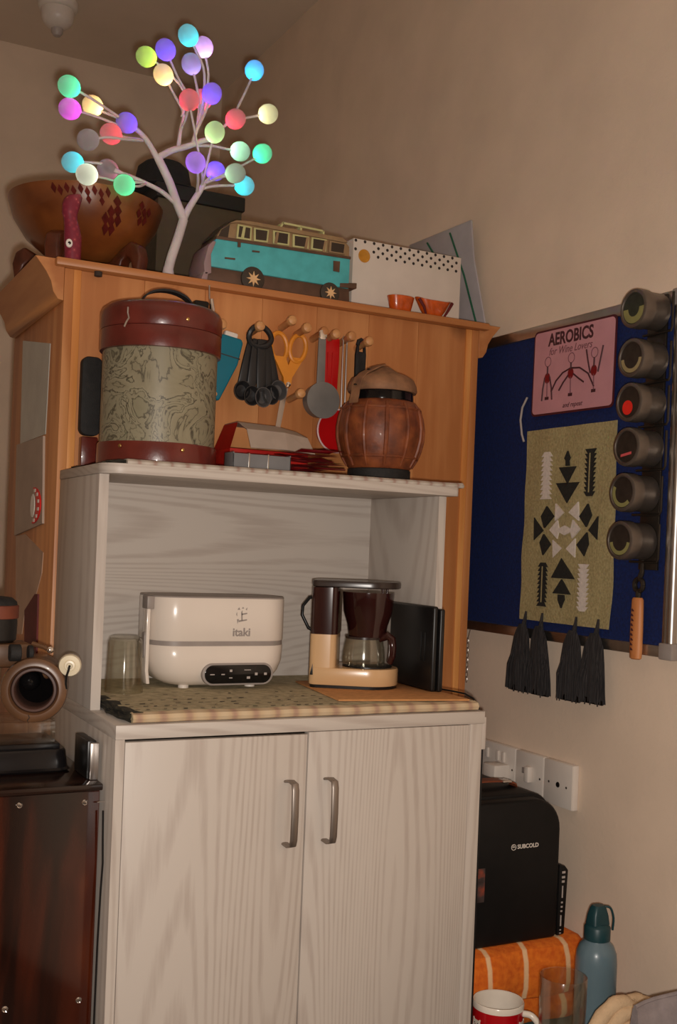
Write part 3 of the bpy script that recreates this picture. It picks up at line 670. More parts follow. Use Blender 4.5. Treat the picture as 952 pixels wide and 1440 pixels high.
# --- red sachets
ramp_mat('sachet_foil', (1, 1, 1), 'noise', [(.3, (92, 18, 26)), (.5, (160, 20, 34)), (.66, (176, 60, 66)), (.75, (120, 100, 100))], rough=.35, scale=22, detail=2)
sach = None; k = 0
for lay in range(6):
    for j in range(3):
        cx = .803 + j * .028 + random.uniform(-.007, .007); cy = 1.752 + random.uniform(-.018, .016); z = SZ + .0026 + k * .0026; k += 1
        if sach is None:
            m = MB(); g = []
            for i in range(7):
                for q in range(5):
                    u, v = i / 6 * 2 - 1, q / 4 * 2 - 1
                    g.append((u * .032, v * .016, .0011 * (1 - u * u) ** .5 * (1 - v * v) ** .5 if abs(u) < 1 and abs(v) < 1 else 0))
            vs = g + [(x, y, -z_ - .0003) for x, y, z_ in g]
            fs = []
            for i in range(6):
                for q in range(4):
                    a_ = i * 5 + q; fs.append((a_, a_ + 5, a_ + 6, a_ + 1)); fs.append((35 + a_ + 1, 35 + a_ + 6, 35 + a_ + 5, 35 + a_))
            m.add(vs, fs, True); o = sach = m.build('sachet', 'sachet_foil')
        else:
            o = sach.copy(); COL.objects.link(o)
        o.location = (cx, cy, z); o.rotation_euler = (random.uniform(-.03, .03) * (1 + lay * .4), random.uniform(-.025, .025) * (1 + lay * .4), random.uniform(-.8, .8))
        o['label'] = 'small red foil sachet in the heap before the red carton'; o['category'] = 'sachet'; o['group'] = 'red sachets heaped on the shelf'
# --- grey divided tray
mat('smoke_plastic', (112, 112, 114), .25, var=.05, scale=20)
gt = thing('divided_tray', 'grey plastic tray with dividers beside the map bucket', 'tray', (.703, 1.725, SZ))
x0, x1, y0, y1, z1 = .648, .727, 1.66, 1.72, SZ + .0285
x0, x1, y0, y1 = .660, .7635, 1.688, 1.728
box(x0, x1, y0, y1, SZ + .0003, SZ + .003).build('bottom', 'smoke_plastic', gt)
for a_, b_, c_, d_ in ((x0, x1, y0, y0 + .002), (x0, x1, y1 - .002, y1), (x0, x0 + .002, y0, y1), (x1 - .002, x1, y0, y1)):
    box(a_, b_, c_, d_, SZ + .0005, z1 - .002 if c_ == y0 and d_ < y1 else z1).build('wall', 'smoke_plastic', gt, .0006)
for x in (x0 + .028, x0 + .062):
    box(x - .0012, x + .0012, y0 - .0012, y1, SZ + .0005, z1 - .001).build('divider', 'alu', gt, .0004)

# ================================================================ utensils on the pegs
mat('teal', (0, 108, 130), .35, var=.04, scale=20)
mat('spoon_black', (34, 33, 34), .4, var=.06, scale=30)
mat('spoon_grey', (72, 70, 70), .4, var=.06, scale=30)
mat('orange_handle', (222, 140, 44), .4, var=.05, scale=20)
mat('cup_grey', (116, 112, 108), .4, var=.05, scale=30)
mat('red_rubber', (186, 10, 14), .35, var=.05, scale=20)
mat('pale_rim', (222, 190, 188), .4, var=.02)
def FM(x, z, y=1.893, a=0., ry=0.): return frontM(x, y, z) @ rot(a, 'Z')
# chrome bracket hooked on the cabinet top
cb = thing('chrome_gadget', 'black and chrome gadget hooked under the pine top behind the bucket', 'gadget', (.678, 1.905, 1.545))
m = MB(); m.tube([(.686, 1.907, 1.620), (.687, 1.907, 1.60), (.688, 1.906, 1.585)], .0016, 8); m.build('hook', 'steel', cb)
m = MB(); m.M = FM(.669, 1.577, 1.915); m.prism(rrect(.014, .011, .004), 0, .02); m.build('clamp', 'black_gloss', cb, .002)
m = MB(); m.tube([(.690, 1.904, 1.595), (.692, 1.902, 1.575), (.690, 1.902, 1.548)], [.004, .0055, .003], 12); m.build('lever', 'chrome', cb)
m = MB(); m.tube([(.655, 1.905, 1.58), (.650, 1.9, 1.566), (.656, 1.90, 1.552)], .003, 8); m.build('arm', 'chrome', cb)
# teal spray-handle
m = MB(); m.M = FM(.712, 1.472, 1.908, -.14)
tl = thing('teal_grater', 'teal tapered plastic utensil hanging on the first peg beside the bucket', 'utensil', (.712, 1.90, 1.412))
m = MB(); m.M = FM(.7195, 1.473, 1.914, -.17)
m.prism([(-.014, -.062), (.002, -.062), (.0235, .012), (.0255, .054), (.021, .060), (-.017, .060), (-.022, .052), (-.0245, .0), (-.020, -.04)], -.004, .016); m.build('body', 'teal', tl, .005, 3)
m = MB(); m.M = FM(.7195, 1.473, 1.914, -.17); m.box(-.012, .014, .056, .069, -.002, .012); m.build('cap', 'white_plastic', tl, .003)
m = MB(); m.M = FM(.7195, 1.473, 1.914, -.17); m.box(-.0248, .0248, .022, .0238, -.0042, .0163); m.build('seam', 'gap', tl)
m = MB(); m.M = FM(.7195, 1.473, 1.914, -.17) @ loc(-.009, -.052, .0155); m.lathe([(.0042, 0), (.0042, .0012)], 14); m.build('hanging_hole', 'beech', tl)
# measuring spoons on a ring
ms = thing('measuring_spoons', 'bunch of black measuring spoons on one ring', 'spoons', (.79, 1.90, 1.41))
m = MB(); m.tube([(.784 + .022 * math.cos(2 * PI * k / 24), 1.893 + .004 * math.sin(4 * PI * k / 24), 1.537 + .019 * math.sin(2 * PI * k / 24)) for k in range(25)], .0055, 8, caps=False); m.build('ring', 'spoon_black', ms)
for k, (x0, a, L_, y) in enumerate(((.772, -.20, .118, 1.904), (.779, -.09, .125, 1.899), (.787, .03, .126, 1.896), (.794, .13, .12, 1.899), (.800, .26, .112, 1.904))):
    M = frontM(x0, y, 1.532) @ rot(a, 'Z')
    m = MB(); m.M = M; m.prism([(-.0085, 0), (.0085, 0), (.0095, -.05), (.0088, -L_ + .03), (-.0088, -L_ + .03), (-.0095, -.05)], 0, .006)
    sp = m.build('spoon', 'spoon_black', ms, .002)
    m = MB(); m.M = M @ loc(0, -L_ + .018, .003)
    m.lathe([(.0005, -.012 + .010), (.010, -.010 + .010), (.0155, .006 + .0), (.0165, .012), (.015, .012), (.0095, .003), (.0005, .001)], 20, sx=1., sy=1.15)
    m.build('bowl', 'spoon_grey' if k in (2, 4) else 'spoon_black', sp)
# scissors
sc_ = thing('scissors', 'scissors with orange handles hanging blades down', 'scissors', (.845, 1.90, 1.385))
def loopring(cx, cz, rx, rz, y, th, tilt):
    pts = []
    for k in range(29):
        t = 2 * PI * k / 28; x, z = rx * math.cos(t), rz * math.sin(t)
        pts.append((cx + x * math.cos(tilt) - z * math.sin(tilt), y, cz + x * math.sin(tilt) + z * math.cos(tilt)))
    return MB().tube(pts, th, 8, caps=False)
for s_, cx, cz, tl_ in ((-1, .8255, 1.527, .12), (1, .8665, 1.529, -.18)):
    m = loopring(cx, cz, .0165, .026, 1.916 + s_ * .002, .0045, tl_)
    ex = .8455 + s_ * .001
    m.M = frontM(0, 1.920 + s_ * .0035, 0)
    m.prism([(cx - .012, cz - .018), (cx + .013, cz - .018), (ex + .009, 1.470), (ex + .006, 1.452), (ex - .006, 1.452), (ex - .009, 1.470)], 0, .007)
    h = m.build('handle', 'orange_handle', sc_)
    m = MB(); m.M = frontM(0, 1.920 + s_ * .0015, 0)
    m.prism([(ex - .006, 1.462), (ex + .006, 1.462), (.831 + s_ * .002 + .004, 1.372), (.830 + s_ * .002 - .002, 1.372)], 0, .0014); m.build('blade', 'steel', h)
m = MB(); m.M = frontM(.8455, 1.911, 1.457); m.lathe([(.0055, 0), (.005, .003), (.0005, .004)], 16); m.build('pivot', 'chrome', sc_)
sc_.location.x += .006
# grey measuring cup
mc = thing('measuring_cup', 'grey round measuring cup with long handle hanging beside the red spatula', 'measuring cup', (.912, 1.89, 1.39))
m = MB(); m.M = FM(.9045, 1.51, 1.880, .0); m.prism([(-.0085, -.06), (.0085, -.06), (.0075, .046), (-.0075, .046)], 0, .003); m.build('handle', 'cup_grey', mc, .0008)
m = MB(); m.M = FM(.9045, 1.553, 1.8795); m.prism(rrect(.0085, .009, .006), 0, .004); m.build('steel_end', 'chrome', mc, .001)
m = MB(); m.M = frontM(.911, 1.904, 1.430); m.lathe([(.029, 0), (.0315, .002), (.034, .022), (.0345, .028), (.032, .0285), (.0005, .0285)], 36); m.build('cup', 'cup_grey', mc)
# red spatula
rs = thing('red_spatula', 'red silicone spatula hanging on a peg', 'spatula', (.938, 1.90, 1.39))
m = MB(); m.M = frontM(.9385, 1.916, 1.498)
m.prism([(-.016, .058), (-.01, .066), (.010, .066), (.019, .056), (.0195, .02), (.0175, -.04), (.016, -.073), (-.006, -.073), (-.010, -.04), (-.019, .0), (-.018, .04)], 0, .007)
m.build('blade', 'red_rubber', rs, .002)
for dx in (-.006, .004):
    m = MB(); m.M = frontM(.9385, 1.917, 1.498); m.prism([(dx - .001, .03), (dx + .001, .03), (dx + .002, -.066), (dx, -.066)], .007, .0098); m.build('ridge', 'red_rubber', rs, .0005)
# red sieve with pale rim
rv = thing('red_scoop', 'red round scoop with pale rim hanging behind the carved jar', 'scoop', (.953, 1.90, 1.335))
m = MB(); m.M = frontM(.957, 1.932, 1.378); m.lathe([(.022, .0), (.034, .003), (.0405, .018), (.0415, .026)], 36); m.build('bowl', 'red_rubber', rv)
m = MB(); m.M = frontM(.957, 1.932, 1.378); m.tube([(.0415 * math.cos(2 * PI * k / 40), .0415 * math.sin(2 * PI * k / 40), .026) for k in range(41)], .0018, 8, caps=False); m.build('rim', 'pale_rim', rv)
m = MB(); m.M = frontM(.957, 1.931, 1.415); m.prism([(-.006, 0), (.006, 0), (.005, .13), (-.005, .13)], 0, .004); m.build('handle', 'red_rubber', rv, .001)
# steel rods and a black handled utensil
for x, nm in ((.9625, 0), (.9705, 1)):
    m = MB(); m.tube([(x, 1.905, 1.556), (x, 1.905, 1.50), (x + .001, 1.906, 1.424)], .0019, 8); m.tube([(x - .0024, 1.905, 1.556), (x, 1.904, 1.562), (x + .0024, 1.905, 1.556), (x, 1.905, 1.551), (x - .0024, 1.905, 1.556)], .001, 6)
    o = m.build('steel_skewer', 'steel'); tag(o, 'thin steel skewer hanging between red spatula and black handle', 'skewer', 'steel skewers on the pegs')
bu = thing('black_utensil', 'black handled utensil hanging above the carved jar', 'utensil', (1.0, 1.905, 1.42))
m = MB(); m.M = frontM(1.003, 1.912, 1.50)
m.prism([(-.011, -.08), (.008, -.08), (.011, .03), (.009, .05), (.0055, .05), (.0055, .036), (-.005, .036), (-.005, .05), (-.009, .05), (-.012, .03)], 0, .008); m.build('handle', 'black_matte', bu, .002)
m = MB(); m.tube([(.9955, 1.908, 1.549), (.9975, 1.908, 1.557), (1.003, 1.908, 1.560), (1.009, 1.908, 1.557), (1.011, 1.908, 1.549)], .0042, 8); m.build('hanging_loop', 'black_matte', bu)

# twig tree: globe positions with their glow, stems as point lists with radii
BULBS = [
    ((0.427, 1.94, 1.935), 'green'),
    ((0.434, 1.96, 1.904), 'magenta'),
    ((0.491, 2.03, 1.946), 'warm'),
    ((0.461, 1.93, 1.846), 'off'),
    ((0.506, 1.95, 1.872), 'red'),
    ((0.539, 1.97, 1.905), 'violet'),
    ((0.454, 2.01, 1.829), 'cyan'),
    ((0.461, 1.928, 1.785), 'white'),
    ((0.521, 2.02, 1.832), 'dim'),
    ((0.531, 1.94, 1.783), 'mint'),
    ((0.585, 2.02, 2.055), 'lime'),
    ((0.606, 1.97, 2.054), 'violet'),
    ((0.616, 2.01, 2.025), 'warm'),
    ((0.645, 1.96, 2.086), 'cyan'),
    ((0.696, 2.02, 2.1), 'lilac'),
    ((0.663, 1.99, 2.049), 'bluered'),
    ((0.645, 1.94, 1.96), 'red'),
    ((0.705, 2.04, 2.009), 'pink'),
    ((0.695, 1.96, 1.99), 'violet'),
    ((0.693, 1.93, 1.908), 'limewhite'),
    ((0.662, 1.94, 1.849), 'purple'),
    ((0.73, 2.02, 1.869), 'violet'),
    ((0.744, 1.96, 1.953), 'red'),
    ((0.798, 2.01, 2.076), 'sky'),
    ((0.814, 1.97, 1.981), 'cream'),
    ((0.779, 2.02, 1.917), 'mintwhite'),
    ((0.83, 2.03, 1.926), 'green'),
    ((0.748, 1.96, 1.851), 'mix'),
    ((0.779, 1.99, 1.842), 'cyan'),
]
STEMS = [
    ('trunk', [(0.631, 1.99, 1.641), (0.638, 1.99, 1.677), (0.65, 1.99, 1.719), (0.66, 1.99, 1.757)], 0.0095, 0.0085),
    ('limb', [(0.66, 1.99, 1.757), (0.644, 1.99, 1.788), (0.629, 1.99, 1.822), (0.606, 1.99, 1.861)], 0.0085, 0.0075),
    ('limb', [(0.66, 1.99, 1.757), (0.67, 1.99, 1.78), (0.69, 1.99, 1.816), (0.697, 1.99, 1.831)], 0.007, 0.005),
    ('limb', [(0.606, 1.99, 1.858), (0.579, 1.98, 1.887), (0.556, 1.975, 1.901), (0.551, 1.972, 1.903)], 0.006, 0.003),
    ('limb', [(0.606, 1.99, 1.861), (0.63, 1.99, 1.879), (0.66, 1.99, 1.893), (0.691, 1.99, 1.91), (0.713, 1.98, 1.917)], 0.0065, 0.0045),
    ('limb', [(0.642, 1.99, 1.784), (0.616, 1.99, 1.8), (0.585, 1.99, 1.81), (0.554, 2.0, 1.821), (0.519, 2.01, 1.829)], 0.0045, 0.0035),
    ('branch', [(0.554, 1.973, 1.903), (0.541, 1.97, 1.905)], 0.0026, 0.002),
    ('branch', [(0.556, 1.975, 1.901), (0.512, 1.96, 1.913), (0.467, 1.945, 1.925), (0.43, 1.94, 1.934)], 0.003, 0.002),
    ('branch', [(0.554, 1.975, 1.901), (0.53, 2.0, 1.922), (0.508, 2.02, 1.935), (0.493, 2.03, 1.945)], 0.003, 0.002),
    ('branch', [(0.55, 1.975, 1.897), (0.516, 1.97, 1.899), (0.482, 1.965, 1.903), (0.436, 1.96, 1.904)], 0.003, 0.002),
    ('branch', [(0.567, 1.98, 1.884), (0.54, 1.96, 1.875), (0.509, 1.95, 1.873)], 0.003, 0.002),
    ('branch', [(0.572, 1.98, 1.883), (0.528, 1.94, 1.864), (0.495, 1.935, 1.859), (0.464, 1.93, 1.846)], 0.003, 0.002),
    ('branch', [(0.551, 2.0, 1.82), (0.516, 2.01, 1.836), (0.483, 2.01, 1.834), (0.456, 2.01, 1.83)], 0.003, 0.002),
    ('branch', [(0.578, 1.99, 1.81), (0.533, 1.97, 1.797), (0.494, 1.945, 1.79), (0.463, 1.928, 1.784)], 0.0025, 0.002),
    ('branch', [(0.585, 1.99, 1.81), (0.563, 1.96, 1.792), (0.534, 1.94, 1.784)], 0.0025, 0.002),
    ('branch', [(0.644, 1.99, 1.887), (0.647, 1.99, 1.919), (0.655, 2.0, 1.957), (0.64, 2.01, 1.99), (0.619, 2.01, 2.022)], 0.004, 0.002),
    ('branch', [(0.652, 2.0, 1.95), (0.657, 1.99, 1.987), (0.634, 1.98, 2.014), (0.609, 1.97, 2.049)], 0.003, 0.002),
    ('branch', [(0.661, 2.0, 1.985), (0.647, 2.01, 2.015), (0.612, 2.02, 2.045), (0.588, 2.02, 2.053)], 0.0025, 0.002),
    ('branch', [(0.65, 1.99, 1.928), (0.647, 1.96, 1.935), (0.645, 1.94, 1.954)], 0.0025, 0.002),
    ('branch', [(0.671, 1.99, 1.898), (0.679, 1.99, 1.929), (0.686, 1.97, 1.954), (0.694, 1.96, 1.985)], 0.004, 0.002),
    ('branch', [(0.678, 1.99, 1.925), (0.682, 1.99, 1.973), (0.674, 1.99, 2.014), (0.664, 1.99, 2.044)], 0.003, 0.002),
    ('branch', [(0.681, 1.99, 1.946), (0.686, 1.98, 1.99), (0.68, 1.97, 2.039), (0.648, 1.96, 2.081)], 0.003, 0.002),
    ('branch', [(0.684, 1.99, 1.94), (0.699, 2.01, 1.997), (0.708, 2.02, 2.05), (0.697, 2.02, 2.095)], 0.003, 0.002),
    ('branch', [(0.68, 1.99, 1.932), (0.702, 2.03, 1.977), (0.706, 2.04, 2.005)], 0.0025, 0.002),
    ('branch', [(0.713, 1.98, 1.917), (0.725, 1.97, 1.938), (0.744, 1.96, 1.953)], 0.0035, 0.002),
    ('branch', [(0.735, 1.96, 1.948), (0.756, 1.98, 1.986), (0.78, 2.0, 2.032), (0.797, 2.01, 2.071)], 0.0025, 0.002),
    ('branch', [(0.735, 1.96, 1.95), (0.775, 1.97, 1.966), (0.811, 1.97, 1.981)], 0.0025, 0.002),
    ('branch', [(0.678, 1.99, 1.899), (0.72, 2.01, 1.912), (0.753, 2.02, 1.916), (0.776, 2.02, 1.916)], 0.003, 0.002),
    ('branch', [(0.695, 1.99, 1.834), (0.677, 1.96, 1.862), (0.655, 1.94, 1.917), (0.647, 1.94, 1.948)], 0.0025, 0.002),
    ('branch', [(0.693, 1.99, 1.825), (0.689, 1.96, 1.845), (0.691, 1.94, 1.885), (0.693, 1.93, 1.903)], 0.0025, 0.002),
    ('branch', [(0.684, 1.99, 1.81), (0.675, 1.96, 1.829), (0.663, 1.94, 1.845)], 0.003, 0.002),
    ('branch', [(0.696, 1.99, 1.828), (0.715, 2.01, 1.851), (0.73, 2.02, 1.866)], 0.003, 0.002),
    ('branch', [(0.692, 1.99, 1.819), (0.716, 1.99, 1.829), (0.752, 1.99, 1.837), (0.776, 1.99, 1.842)], 0.003, 0.002),
    ('branch', [(0.702, 1.99, 1.833), (0.722, 1.97, 1.841), (0.747, 1.96, 1.849)], 0.0025, 0.002),
    ('branch', [(0.716, 1.99, 1.842), (0.769, 2.02, 1.88), (0.802, 2.03, 1.904), (0.826, 2.03, 1.921)], 0.0025, 0.002),
]

# ================================================================ on top of the pine cabinet
PT = 1.6326
# --- lit ornamental tree
def bulb_mat():
    # frosted globe: passes the light of the diode inside, reflects the light from outside
    m = bpy.data.materials.new('globe_frosted'); m.use_nodes = True; MATS['globe_frosted'] = m
    nt = m.node_tree; nt.nodes.clear(); L = nt.links
    out = nt.nodes.new('ShaderNodeOutputMaterial'); mx = nt.nodes.new('ShaderNodeMixShader'); mx.inputs[0].default_value = .6
    df = nt.nodes.new('ShaderNodeBsdfDiffuse'); df.inputs['Color'].default_value = srgb(140, 135, 137)
    tl = nt.nodes.new('ShaderNodeBsdfTranslucent'); tl.inputs['Color'].default_value = srgb(236, 232, 232)
    L.new(df.outputs[0], mx.inputs[1]); L.new(tl.outputs[0], mx.inputs[2]); L.new(mx.outputs[0], out.inputs['Surface'])
    # the diode: a lamp whose colour is the object's own
    m, nt, b = nodes_of('led_core'); L = nt.links
    oi = nt.nodes.new('ShaderNodeObjectInfo'); k = nt.nodes.new('ShaderNodeMath'); k.operation = 'MULTIPLY'; k.inputs[1].default_value = 36.
    L.new(oi.outputs['Alpha'], k.inputs[0]); L.new(k.outputs[0], b.inputs['Emission Strength']); L.new(oi.outputs['Color'], b.inputs['Emission Color'])
    b.inputs['Base Color'].default_value = srgb(230, 228, 224)
bulb_mat()
mat('tree_white', (206, 194, 196), .6, var=.05, scale=40, bump=.2)
GLOW = {'green': (.05, .9, .5, 1.), 'magenta': (.9, .08, .9, .9), 'warm': (1., .75, .35, 1.1), 'off': (.6, .5, .55, .12), 'red': (1., .10, .16, .9), 'violet': (.22, .10, 1., 1.), 'cyan': (.02, .75, .85, 1.),
        'white': (.9, 1., .8, 1.), 'dim': (.7, .3, .4, .2), 'mint': (.1, 1., .5, 1.2), 'lime': (.6, .9, .12, 1.), 'lilac': (.75, .5, 1., 1.1), 'bluered': (.45, .35, .8, .55), 'pink': (1., .15, .3, .8), 'limewhite': (.65, .95, .45, 1.),
        'purple': (.5, .22, 1., 1.25), 'sky': (.02, .55, 1., 1.1), 'cream': (.85, .85, .5, .7), 'mintwhite': (.5, .95, .65, .9), 'mix': (.5, .75, .5, .4)}
lt = thing('light_tree', 'white ornamental twig tree lit with coloured globe lights on the pine cabinet', 'light tree', (.628, 1.99, PT))
def smooth_path(p, n=4):
    p = [Vector(q) for q in p]; out = []
    for i in range(len(p) - 1):
        p0, p1, p2, p3 = p[max(i - 1, 0)], p[i], p[i + 1], p[min(i + 2, len(p) - 1)]
        for k in range(n):
            t = k / n
            out.append(.5 * ((2 * p1) + (p2 - p0) * t + (2 * p0 - 5 * p1 + 4 * p2 - p3) * t * t + (3 * p1 - p0 - 3 * p2 + p3) * t ** 3))
    return out + [p[-1]]
ends = []
for nm, pts, r0, r1 in STEMS:
    sp_ = smooth_path(pts); n_ = len(sp_)
    MB().tube(sp_, [r0 + (r1 - r0) * i / (n_ - 1) for i in range(n_)], 10).build(nm, 'tree_white', lt)
    ends.append((sp_[-1], (sp_[-1] - sp_[-2]).normalized()))
MB().lathe([(.024, 0), (.024, .004), (.012, .012), (.009, .03)], 20, (.634, 1.99, PT)).build('foot', 'tree_white', lt)
bulb_me = core_me = None
for (p, c) in BULBS:
    p = Vector(p); e = min(ends, key=lambda q: (q[0] - p).length); d = e[1] if (e[0] - p).length < .03 else Vector((0, 0, 1))
    if bulb_me is None:
        m = MB(); m.lathe([(.0004, -.0185)] + [(.0185 * math.sin(t), -.0185 * math.cos(t)) for t in [PI * k / 14 for k in range(1, 14)]] + [(.0004, .0185)], 22, caps=False)
        bo = m.build('globe', 'globe_frosted'); bulb_me = bo.data; bo.parent = lt
        m = MB(); m.lathe([(.0003, -.005), (.004, -.004), (.0046, 0), (.0035, .004), (.0003, .005)], 12, caps=False); co = m.build('led', 'led_core', bo); core_me = co.data
    else:
        bo = bpy.data.objects.new('globe', bulb_me); COL.objects.link(bo); bo.parent = lt
        co = bpy.data.objects.new('led', core_me); COL.objects.link(co); co.parent = bo
    bo.location = p - Vector(lt.location)
    bo.rotation_mode = 'QUATERNION'; bo.rotation_quaternion = d.to_track_quat('Z', 'Y')
    bo.scale = (1, 1, 1.06)
    g = GLOW[c]; co.color = tuple(x ** 1.5 for x in g[:3]) + (g[3],)
    co.location = Vector((0, 0, -.0105))                  # near the stem end, inside the globe
# --- wooden bowl on a carved stand
ramp_mat('bowl_wood', (1, 1, 1.6), 'noise', [(.3, (92, 44, 18)), (.55, (122, 66, 28)), (.75, (142, 84, 38))], rough=.35, scale=10, detail=5, coat=.3)
mat('bowl_inlay', (84, 22, 16), .8, spec=.2, var=.15, scale=60)
mat('carved_red', (84, 38, 20), .4, var=.18, scale=35, coat=.2)
bx_, by_ = .505, 2.105
bw = thing('wooden_bowl', 'large brown wooden bowl with dark red diamond inlays', 'bowl', (bx_, by_, 1.668))
prof = [(.0005, 1.668), (.04, 1.669), (.075, 1.684), (.11, 1.712), (.133, 1.747), (.1425, 1.777), (.1435, 1.785), (.139, 1.786), (.130, 1.752), (.106, 1.72), (.07, 1.694), (.0005, 1.684)]
MB().lathe(prof, 56, (bx_, by_, 0), caps=False).build('shell', 'bowl_wood', bw)
def bowl_r(z):
    for (r0, z0), (r1, z1) in zip(prof[:6], prof[1:7]):
        if z0 <= z <= z1: return r0 + (r1 - r0) * (z - z0) / (z1 - z0), (z1 - z0), (r1 - r0)
    return .143, 1, 0
va2 = math.atan2(-by_, -bx_)
def diamond(a, z, wa, hz, slant=0.):
    ps = []
    for da, dz in ((0, hz), (wa, 0), (0, -hz), (-wa, 0)):
        zz = z + dz; r_, _, _ = bowl_r(zz); aa = a + da + slant * dz
        ps.append(Vector((bx_ + (r_ + .0012) * math.cos(aa), by_ + (r_ + .0012) * math.sin(aa), zz)))
    c_ = (ps[0] + ps[1] + ps[2] + ps[3]) / 4; nrm = Vector((math.cos(a), math.sin(a), -.4)).normalized()
    qs = [q + nrm * .0012 for q in ps]
    return MB().add(ps + qs, [(3, 2, 1, 0), (4, 5, 6, 7), (0, 1, 5, 4), (1, 2, 6, 5), (2, 3, 7, 6), (3, 0, 4, 7)])
DI = []
for k in range(-1, 2):                                            # triangular cluster of diamonds
    for q in range(0, 3 - abs(k)):
        pass
for (da, z) in ((.34, 1.758), (.37, 1.744), (.28, 1.740), (.41, 1.729), (.31, 1.726), (.22, 1.728), (.35, 1.714), (.25, 1.713)):
    DI.append((va2 + da + .06, z + .002, .056, .0105))
for k in range(9):
    a = -.42 + k * .085
    DI.append((va2 + a, 1.772 - (.004 if k % 2 else 0), .036, .009))
    if 3 <= k <= 7 and k % 2: DI.append((va2 + a + .02, 1.756, .036, .008))
for (da, z) in ((.78, 1.766), (.86, 1.756), (.76, 1.752), (.92, 1.744), (.83, 1.741), (.95, 1.76)): DI.append((va2 + da, z, .045, .008))
for d_ in DI: diamond(*d_, slant=-1.5).build('inlay', 'bowl_inlay', bw)
sd = thing('bowl_stand', 'carved reddish-brown wooden stand with curved legs under the bowl', 'stand', (bx_, by_, PT))
MB().lathe([(.05, 1.650), (.058, 1.652), (.06, 1.662), (.05, 1.6675), (.035, 1.6675), (.034, 1.65)], 32, (bx_, by_, 0), caps=False).build('ring', 'carved_red', sd)
LEG = [(.040, 1.664), (.07, 1.668), (.095, 1.690), (.118, 1.704), (.136, 1.694), (.142, 1.672), (.138, 1.648), (.139, PT + .0004), (.118, PT + .0004), (.122, 1.652), (.118, 1.668), (.108, 1.676), (.099, 1.668), (.094, 1.65), (.092, PT + .0004), (.062, PT + .0004), (.058, 1.648), (.040, 1.65)]
for a in (math.radians(142), math.radians(-54), math.radians(-128), math.radians(52)):
    m = MB(); m.M = loc(bx_, by_, 0) @ rot(a, 'Z') @ frontM(0, 0, 0); m.prism(LEG, -.014, .014); m.build('leg', 'carved_red', sd, .005, 3)
# --- pink figurine
ramp_mat('pink_pattern', (1, 1, 1), 'voronoi', [(.0, (226, 150, 130)), (.18, (150, 50, 66)), (.5, (124, 34, 54))], rough=.35, scale=120)
fg = thing('figurine', 'slim pink painted wooden figurine standing before the bowl', 'figurine', (.445, 1.952, PT))
fx, fy = .4405, 1.948
m = MB(); rr = []
for z, dx, w, d in ((0, .006, .014, .012), (.02, .006, .0145, .013), (.045, .005, .0155, .013), (.062, .003, .0135, .012), (.075, .0, .012, .011), (.085, -.002, .0135, .012), (.10, .0, .0155, .013), (.112, .003, .016, .012), (.118, .004, .012, .009)):
    rr.append([(fx + dx + w * math.cos(2 * PI * k / 18), fy + d * math.sin(2 * PI * k / 18), PT + z + (.003 * math.cos(2 * PI * k / 18) if z > .11 else 0)) for k in range(18)])
m.rings(rr).build('body', 'pink_pattern', fg)
m = MB(); m.M = frontM(fx - .004, fy - .0135, PT + .03); m.lathe([(.006, 0), (.0055, .002), (.0005, .003)], 16, sy=1.3); ey = m.build('eye', 'white_paint', fg)
m = MB(); m.M = frontM(fx - .004, fy - .0162, PT + .03); m.lathe([(.0028, 0), (.0005, .001)], 12); m.build('pupil', 'black_gloss', ey)
# --- dark hat on a brown box behind the tree
mat('olive_box', (74, 60, 40), .8, var=.08, scale=20)
mat('dark_lid', (28, 22, 16), .8, var=.08, scale=20)
mat('felt_black', (24, 23, 22), .95, var=.15, scale=80, bump=.2)
hb = thing('storage_box', 'brown box with dark lid standing behind the light tree', 'box', (.75, 2.215, PT))
box(.655, .835, 2.14, 2.30, PT + .0004, 1.838).build('carton', 'olive_box', hb, .002)
box(.650, .840, 2.135, 2.305, 1.8385, 1.868).build('lid', 'dark_lid', hb, .003)
ht = MB(); ht.lathe([(.0005, 1.8695), (.085, 1.8692), (.092, 1.871), (.09, 1.8745), (.066, 1.878), (.06, 1.90), (.055, 1.922), (.042, 1.933), (.0005, 1.931)], 40, (.69, 2.225, 0), sx=.95, sy=.95, caps=False)
tag(ht.build('felt_hat', 'felt_black'), 'black felt hat lying on the brown box behind the light tree', 'hat')
# --- model camper van
mat('van_teal', (80, 180, 186), .45, var=.06, scale=40)
mat('van_ply', (150, 122, 88), .6, var=.08, scale=40)
mat('van_cream', (190, 186, 130), .5, var=.05, scale=40)
mat('van_brown', (92, 66, 50), .6, var=.1, scale=40)
mat('van_inside_shade', (58, 48, 40), .25, var=.1, scale=20)  # opaque brown: shade inside the hollow van, put into the colour
mat('star', (226, 184, 134), .5, var=.04, scale=30)
mat('tyre', (66, 56, 46), .7, var=.06, scale=40)
mat('van_nose', (150, 126, 128), .5, var=.05, scale=30)
vn = thing('model_camper_van', 'turquoise and cream wooden model camper van with star hubcaps', 'model van', (.85, 1.99, PT))
VY0, VY1 = 1.955, 2.035
def slab(poly, y0, y1): m = MB(); m.M = frontM(0, 0, 0); return m.prism(poly, -y1, -y0)
low = [(.700, 1.668), (.699, 1.684), (.703, 1.702), (.714, 1.722), (.996, 1.7275), (.9955, 1.668)]
slab(low, VY0, VY1).build('lower_body', 'van_teal', vn, .002)
slab([(.693, 1.650), (.690, 1.672), (.698, 1.705), (.707, 1.716), (.713, 1.715), (.704, 1.690), (.706, 1.655)], VY0 - .002, VY1 + .002).build('nose', 'van_nose', vn, .0015)
slab([(.700, 1.642), (.700, 1.672), (.998, 1.671), (1.0, 1.642)], VY0 + .004, VY1 - .004).build('chassis', 'van_brown', vn, .001)
